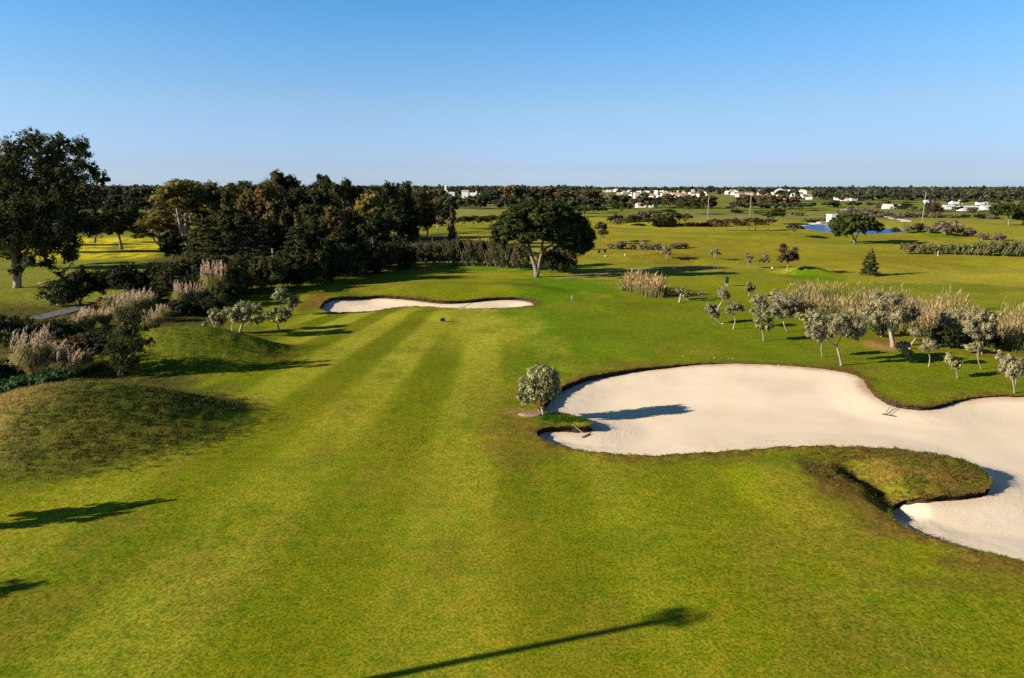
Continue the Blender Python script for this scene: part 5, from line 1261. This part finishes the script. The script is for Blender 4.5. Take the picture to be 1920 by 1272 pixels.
def board(px, by, lb, w=.75, h=.75):
    B = at(px, by); t = empty('tee_sign', B, lb, 'sign', 'dark tee signs')
    MB().box((0, 0, .85), (w, .06, h), bev=.02).build('panel', M['black'], t)
    MB().box((0, 0, 1.26), (w + .1, .1, .06)).build('cap', M['wood'], t)
    for sx in (-1, 1): MB().box((sx * w * .42, .06, .6), (.06, .06, 1.3)).build('leg', M['wood'], t)
board(1123, 478, 'left one of two small dark tee signs beyond the great pine'); board(1134, 477, 'right one of two small dark tee signs beyond the great pine')
for px, py, lb in [(1135, 481.5, 'pale yellow tee marker ball below the dark tee signs'), (1172, 479.5, 'pale yellow tee marker ball right of the dark tee signs'), (1264, 504.5, 'pale yellow tee marker ball at the edge of the long pine shadow'), (1448, 504, 'white marker ball and post between young olives')]:
    B = at(px, py); t = empty('tee_marker', B, lb, 'tee marker', 'tee markers'); MB().ball((0, 0, .17), (.2, .2, .18), 12, 8).build('ball', M['yellow' if px < 1400 else 'white'], t, True); MB().tube([(0, 0, -.05), (0, 0, .06)], .03, 6).build('spike', M['grey'], t)
# dark distance box on the fairway
B = at(830, 604.5); t = empty('yardage_box', B, 'small black box on a short stake in front of the far bunker', 'marker')
MB().box((0, 0, .34), (.62, .3, .36), rz=.2, bev=.04).build('box', M['black'], t); MB().box((.38, .05, .2), (.06, .06, .5)).build('stake', M['grey'], t); MB().box((0, 0, .08), (.1, .1, .2)).build('post', M['black'], t)
# green water bin
B = at(1362, 537.5); t = empty('ball_washer', B, 'dark green ball washer bin on a post above the leaning olive', 'bin')
MB().box((0, 0, 1.15), (.62, .5, 1.0), bev=.1).build('box', M['green'], t); MB().box((0, 0, 1.72), (.5, .4, .16), bev=.08).build('lid', M['green'], t)
for sx in (-1, 1): MB().tube([(sx * .2, 0, -.1), (sx * .2, 0, .7)], .045, 6).build('leg', M['grey'], t)
# brown rack under the young olive
B = at(1338, 504); t = empty('bag_rack', B, 'rusty open frame rack under a young olive', 'rack')
for x in (-.85, 0, .85):
    for y in (-.3, .3): MB().tube([(x * (1 if y < 0 else 1.1), y, -.1), (x, y * .6, 1.15)], .05, 6).build('leg', M['wood'], t)
MB().tube([(-1, -.18, 1.15), (1, -.18, 1.15)], .05, 6).tube([(-1, .18, 1.15), (1, .18, 1.15)], .05, 6).tube([(-.95, -.25, .6), (.95, -.25, .6)], .04, 6).build('rail', M['wood'], t)
# bunker rakes
def rake(px0, py0, px1, py1, lb, handle, z0=.02, two=False):
    A, B = at(px0, py0), at(px1, py1); A[2] = ground_z(A[0], A[1]); B[2] = ground_z(B[0], B[1])
    t = empty('bunker_rake', A, lb, 'rake', 'bunker rakes'); d = B - A; h = MB(); n_ = np.array([-d[1], d[0], 0]); n_ /= np.linalg.norm(n_) + 1e-9
    h.tube([(0, 0, .06), tuple(d + np.array([0, 0, .12]))], .022, 6)
    if two: h.tube([tuple(n_ * .35 + np.array([0, 0, .06])), tuple(d + n_ * .12 + np.array([0, 0, .12]))], .03, 6)
    h.build('handle', M[handle], t); hd = MB().tube([tuple(-n_ * .45 + (0, 0, .06)), tuple(n_ * .55 + (0, 0, .06))], .04, 6)
    for k in np.linspace(-.4, .5, 9): hd.tube([tuple(n_ * k + (0, 0, .06)), tuple(n_ * k + (0, 0, -.04))], .012, 4)
    hd.build('head', M['black'], t)
rake(1099, 807, 1072, 799, 'white handled rake lying beside the tongue of turf in the near bunker', 'concrete')
rake(1669, 770, 1680, 755, 'brown rake leaning on the far right edge of the near bunker', 'wood', two=True)
rake(866, 570, 872, 563, 'small dark rake lying in the far bunker', 'wood')
# stakes and stones
for px, by, h, mt, lb in [(1072, 563, .7, 'grey', 'short grey stake in the lush turf right of the far bunker'), (1237, 456, 1.0, 'wood', 'thin dark stake on the far fairway behind the heath bushes'), (1315, 471, 1.0, 'wood', 'thin dark stake right of the heath bushes'), (1758, 480, 1.3, 'white', 'white topped post before the scrub thicket'), (1059, 507, 1.0, 'white', 'white stake in the shade beside the great pine')]:
    B = at(px, by); t = empty('marker_post', B, lb, 'post', 'marker posts'); MB().tube([(0, 0, -.1), (0, 0, h)], .06, 8).build('post', M[mt], t); MB().ball((0, 0, h), (.07, .07, .05), 8, 5).build('cap', M[mt], t, True)
rs = np.random.RandomState(5)
for px, py, r, lb in [(1280, 668.5, .22, 'leftmost of the small white stones above the near bunker'), (1340, 672, .28, 'flat white stone above the highest point of the near bunker'), (1366, 673, .16, 'tiny white stone right of the flat one above the bunker'), (1374, 673, .2, 'small white stone, last of the row above the bunker'), (1460, 685, .22, 'white stone on the top edge of the near bunker'), (1355, 607.5, .45, 'pale stone at the root of the low bent olive'), (1717, 678, .45, 'pale stone at the root of the bent olive right of the gnarled trunk'), (1507, 686, .22, 'dark stone on the turf above the near bunker'), (1297, 494, .5, 'dark rock beside the thin shadow on the far turf')]:
    B = at(px, py); r *= .42; tag(MB().ball((0, 0, r * .1), (r, r * .8, r * .4), 9, 6, .35, rs).build('stone', M['black' if 'dark' in lb else 'stone'], None, False, B), lb, 'stone', 'stones')
# heap of dug earth at the root of the bunker olive
B = at(996, 779); tag(MB().ball((0, 0, -.02), (1.1, .5, .16), 16, 8, .3, rs).build('earth_heap', plain('dry_earth', (.24, .165, .115), .95, 3, .25, .5), None, True, B), 'pale dry earth heap at the foot of the bunker olive', 'earth')
# fallen branch under the huge eucalyptus
A = at(70, 533); t = MB().tube([(0, 0, .1), (1.2, .3, .25), (2.2, .8, .5)], [.1, .08, .04], 6).tube([(1.2, .3, .25), (1.8, -.1, .4)], [.06, .03], 5).build('fallen_branch', M['palebark'], None, True, A); tag(t, 'pale fallen branch on the grass beside the huge eucalyptus trunk', 'branch')

# ------------------------------------------------------------------ trees outside the picture whose shadows lie on the fairway
SH = Vector((math.sin(math.radians(73)), math.cos(math.radians(73))))
def caster(tip, h): x, y = flat(*tip); L = h / math.tan(SUN_EL); return (x - SH.x * L, y - SH.y * L, float(H(x - SH.x * L, y - SH.y * L)))
plant('silver', caster((318, 938), 4.7), 4.7, 2.3, 1.0, 'small tree past the left edge, seen only by its long shadow below the near mound', 'tree')
plant('silver', caster((235, 958), 3.9), 3.9, 1.6, 2.0, 'smaller tree past the left edge casting the lower streak of that shadow', 'tree')
plant('silver', caster((60, 1088), 4.4), 4.4, 3.0, 3.0, 'small tree past the left edge casting the lowest corner shadow', 'tree')
pb = caster((1312, 1150), 12.6); pb = (pb[0] + SH.x * 1.9, pb[1] + SH.y * 1.9, pb[2]); t = empty('palm_tree', pb, 'tall thin palm standing outside the picture, seen by its pole like shadow', 'palm')
MB().tube([(0, 0, -.3), (.05, 0, 4), (-.04, .03, 8), (0, 0, 11.6)], [.3, .2, .18, .17], 9).build('trunk', M['bark'], t, True)
V, T = [], []
for k in range(64):
    a, e = k * 2.4, rs.uniform(-.6, .6); L = rs.uniform(.58, .74); d = np.array([math.cos(a) * math.cos(e), math.sin(a) * math.cos(e), math.sin(e)]); p = np.cross(d, (0, 0, 1.0)); p /= np.linalg.norm(p) + 1e-9
    o0 = np.array([0, 0, 11.6])
    for f in np.linspace(-.5, .5, 7):
        q = o0 + d * L * .5; r2 = o0 + d * L + p * f * .7 - np.array([0, 0, .12]); V += [q - p * .01, q + p * .01, r2 + p * .018, r2 - p * .018]; T += [(1, 1, 1)] * 4
    V += [o0 - p * .015, o0 + p * .015, o0 + d * L * .5 + p * .012, o0 + d * L * .5 - p * .012]; T += [(.9, .9, .9)] * 4
mesh('crown', V, np.arange(len(V)).reshape(-1, 4), M['pine'], t, False, T)

# ------------------------------------------------------------------ rough grass: tufts on the mounds, the tongue, the bunker edges
rs = np.random.RandomState(31)
def tufts(name, label, XY, h0, h1, colf, nb=7, spread=.09):
    n = len(XY); X, Y = XY[:, 0], XY[:, 1]
    Z = H(X, Y) - .02
    k = nb; XX, YY, ZZ = np.repeat(X, k), np.repeat(Y, k), np.repeat(Z, k); m_ = n * k
    bx, by = rs.normal(0, spread, m_), rs.normal(0, spread, m_); hh_ = rs.uniform(h0, h1, m_) * np.repeat(.6 + .8 * rs.rand(n), k); a = rs.rand(m_) * 6.28; w = rs.uniform(.008, .018, m_)
    lx, ly = rs.normal(0, .55, m_) * hh_, rs.normal(0, .55, m_) * hh_
    ca, sa = np.cos(a) * w, np.sin(a) * w
    P = np.stack([XX + bx, YY + by, ZZ], 1); D = np.stack([ca, sa, 0 * ca], 1); E = P + np.stack([lx, ly, hh_], 1); Mid = P + np.stack([lx * .35, ly * .35, hh_ * .6], 1)
    V = np.stack([P - D, P + D, Mid + D * .8, Mid - D * .8, E], 1).reshape(-1, 3); c = colf(X, Y); c = np.repeat(c * (.7 + .6 * rs.rand(n))[:, None], k * 5, 0)
    i5 = np.arange(m_)[:, None] * 5
    tag(mesh(name, V, [i5 + np.array([0, 1, 2, 3]), i5 + np.array([3, 2, 4])], M['tuft'], None, False, c), label, 'grass', kind='stuff')
def scatter(cx, cy, rx, ry, n, thr=.0):
    u = rs.rand(n) * 6.28; q = np.sqrt(rs.rand(n)) * 1.22; P = np.stack([cx + rx * q * np.cos(u), cy + ry * q * np.sin(u)], 1)
    keep = (fbm(P[:, 0] / 1.1, P[:, 1] / 1.1, 2) > thr) & (sdf(P[:, 0], P[:, 1]) > .05)
    return P[keep & (rs.rand(n) > sstep(.7, 1.2, q))]
def c_m1(X, Y):
    tan = sstep(-31, -38, X + 5 * (fbm(X / 2, Y / 2, 2) - .5))[:, None]; g = fbm(X / 1.7, Y / 1.7, 2)[:, None]  # dry tan on the sunny flank, its lit look helped by colour
    return (np.array([.068, .095, .012]) * (1 - g) + np.array([.145, .125, .03]) * g) * (1 - tan) + np.array([.34, .235, .08]) * tan
tufts('rough_grass', 'long rough dark grass on the near left mound', scatter(-33, 50, 13.4, 9.6, 12000, .30), .10, .26, c_m1)
tufts('rough_grass', 'dark green grass on the far left mound', scatter(-36, 71.5, 14, 8, 4500, .42), .08, .18, lambda X, Y: np.array([.125, .14, .012])[None] * np.ones((len(X), 1)))
tufts('rough_grass', 'brown and green rough on the tongue of turf in the right bunker', scatter(26, 41.2, 7.5, 4.6, 4500, .33), .06, .16, lambda X, Y: np.where((fbm(X / 1.3, Y / 1.3, 2) + .05 * (X - 27) > .52)[:, None], np.array([.07, .12, .008])[None], np.array([.13, .09, .025])[None]))
tufts('rough_grass', 'weedy bank below the pampas', np.concatenate([scatter(-52, 80, 16, 20, 4500, .42), scatter(-48, 64, 12, 6, 1500, .4)]), .12, .35, lambda X, Y: np.where((fbm(X / 2.3, Y / 2.3, 2) > .5)[:, None], np.array([.10, .075, .03])[None], np.array([.06, .085, .015])[None]))
# fringe hanging over the bunker edges
E = []
for Pc, per in ((PN, 16), (PF, 8)):
    A_, B_ = Pc, np.roll(Pc, -1, 0)
    for p, q in zip(A_, B_):
        L = np.linalg.norm(q - p); m_ = max(1, int(L * per)); f = rs.rand(m_)[:, None]; E.append(p + (q - p) * f + rs.normal(0, .14, (m_, 2)))
E = np.concatenate(E); sd = sdf(E[:, 0], E[:, 1]); E = E[(sd > -.02) & (sd < .45)]
tufts('edge_grass', 'ragged grass fringe along the bunker edges', E, .05, .19, lambda X, Y: np.where((fbm(X / 1.5, Y / 1.5, 2) > .5)[:, None], np.array([.13, .10, .03])[None], np.array([.09, .12, .01])[None]), 6, .06)
TNG = scatter(4.6, 52.0, 2.6, 1.3, 900, .2); tufts('rough_grass', 'bright green weeds on the turf spit by the bunker olive', TNG, .08, .2, lambda X, Y: np.array([.05, .13, .006])[None] * np.ones((len(X), 1)))
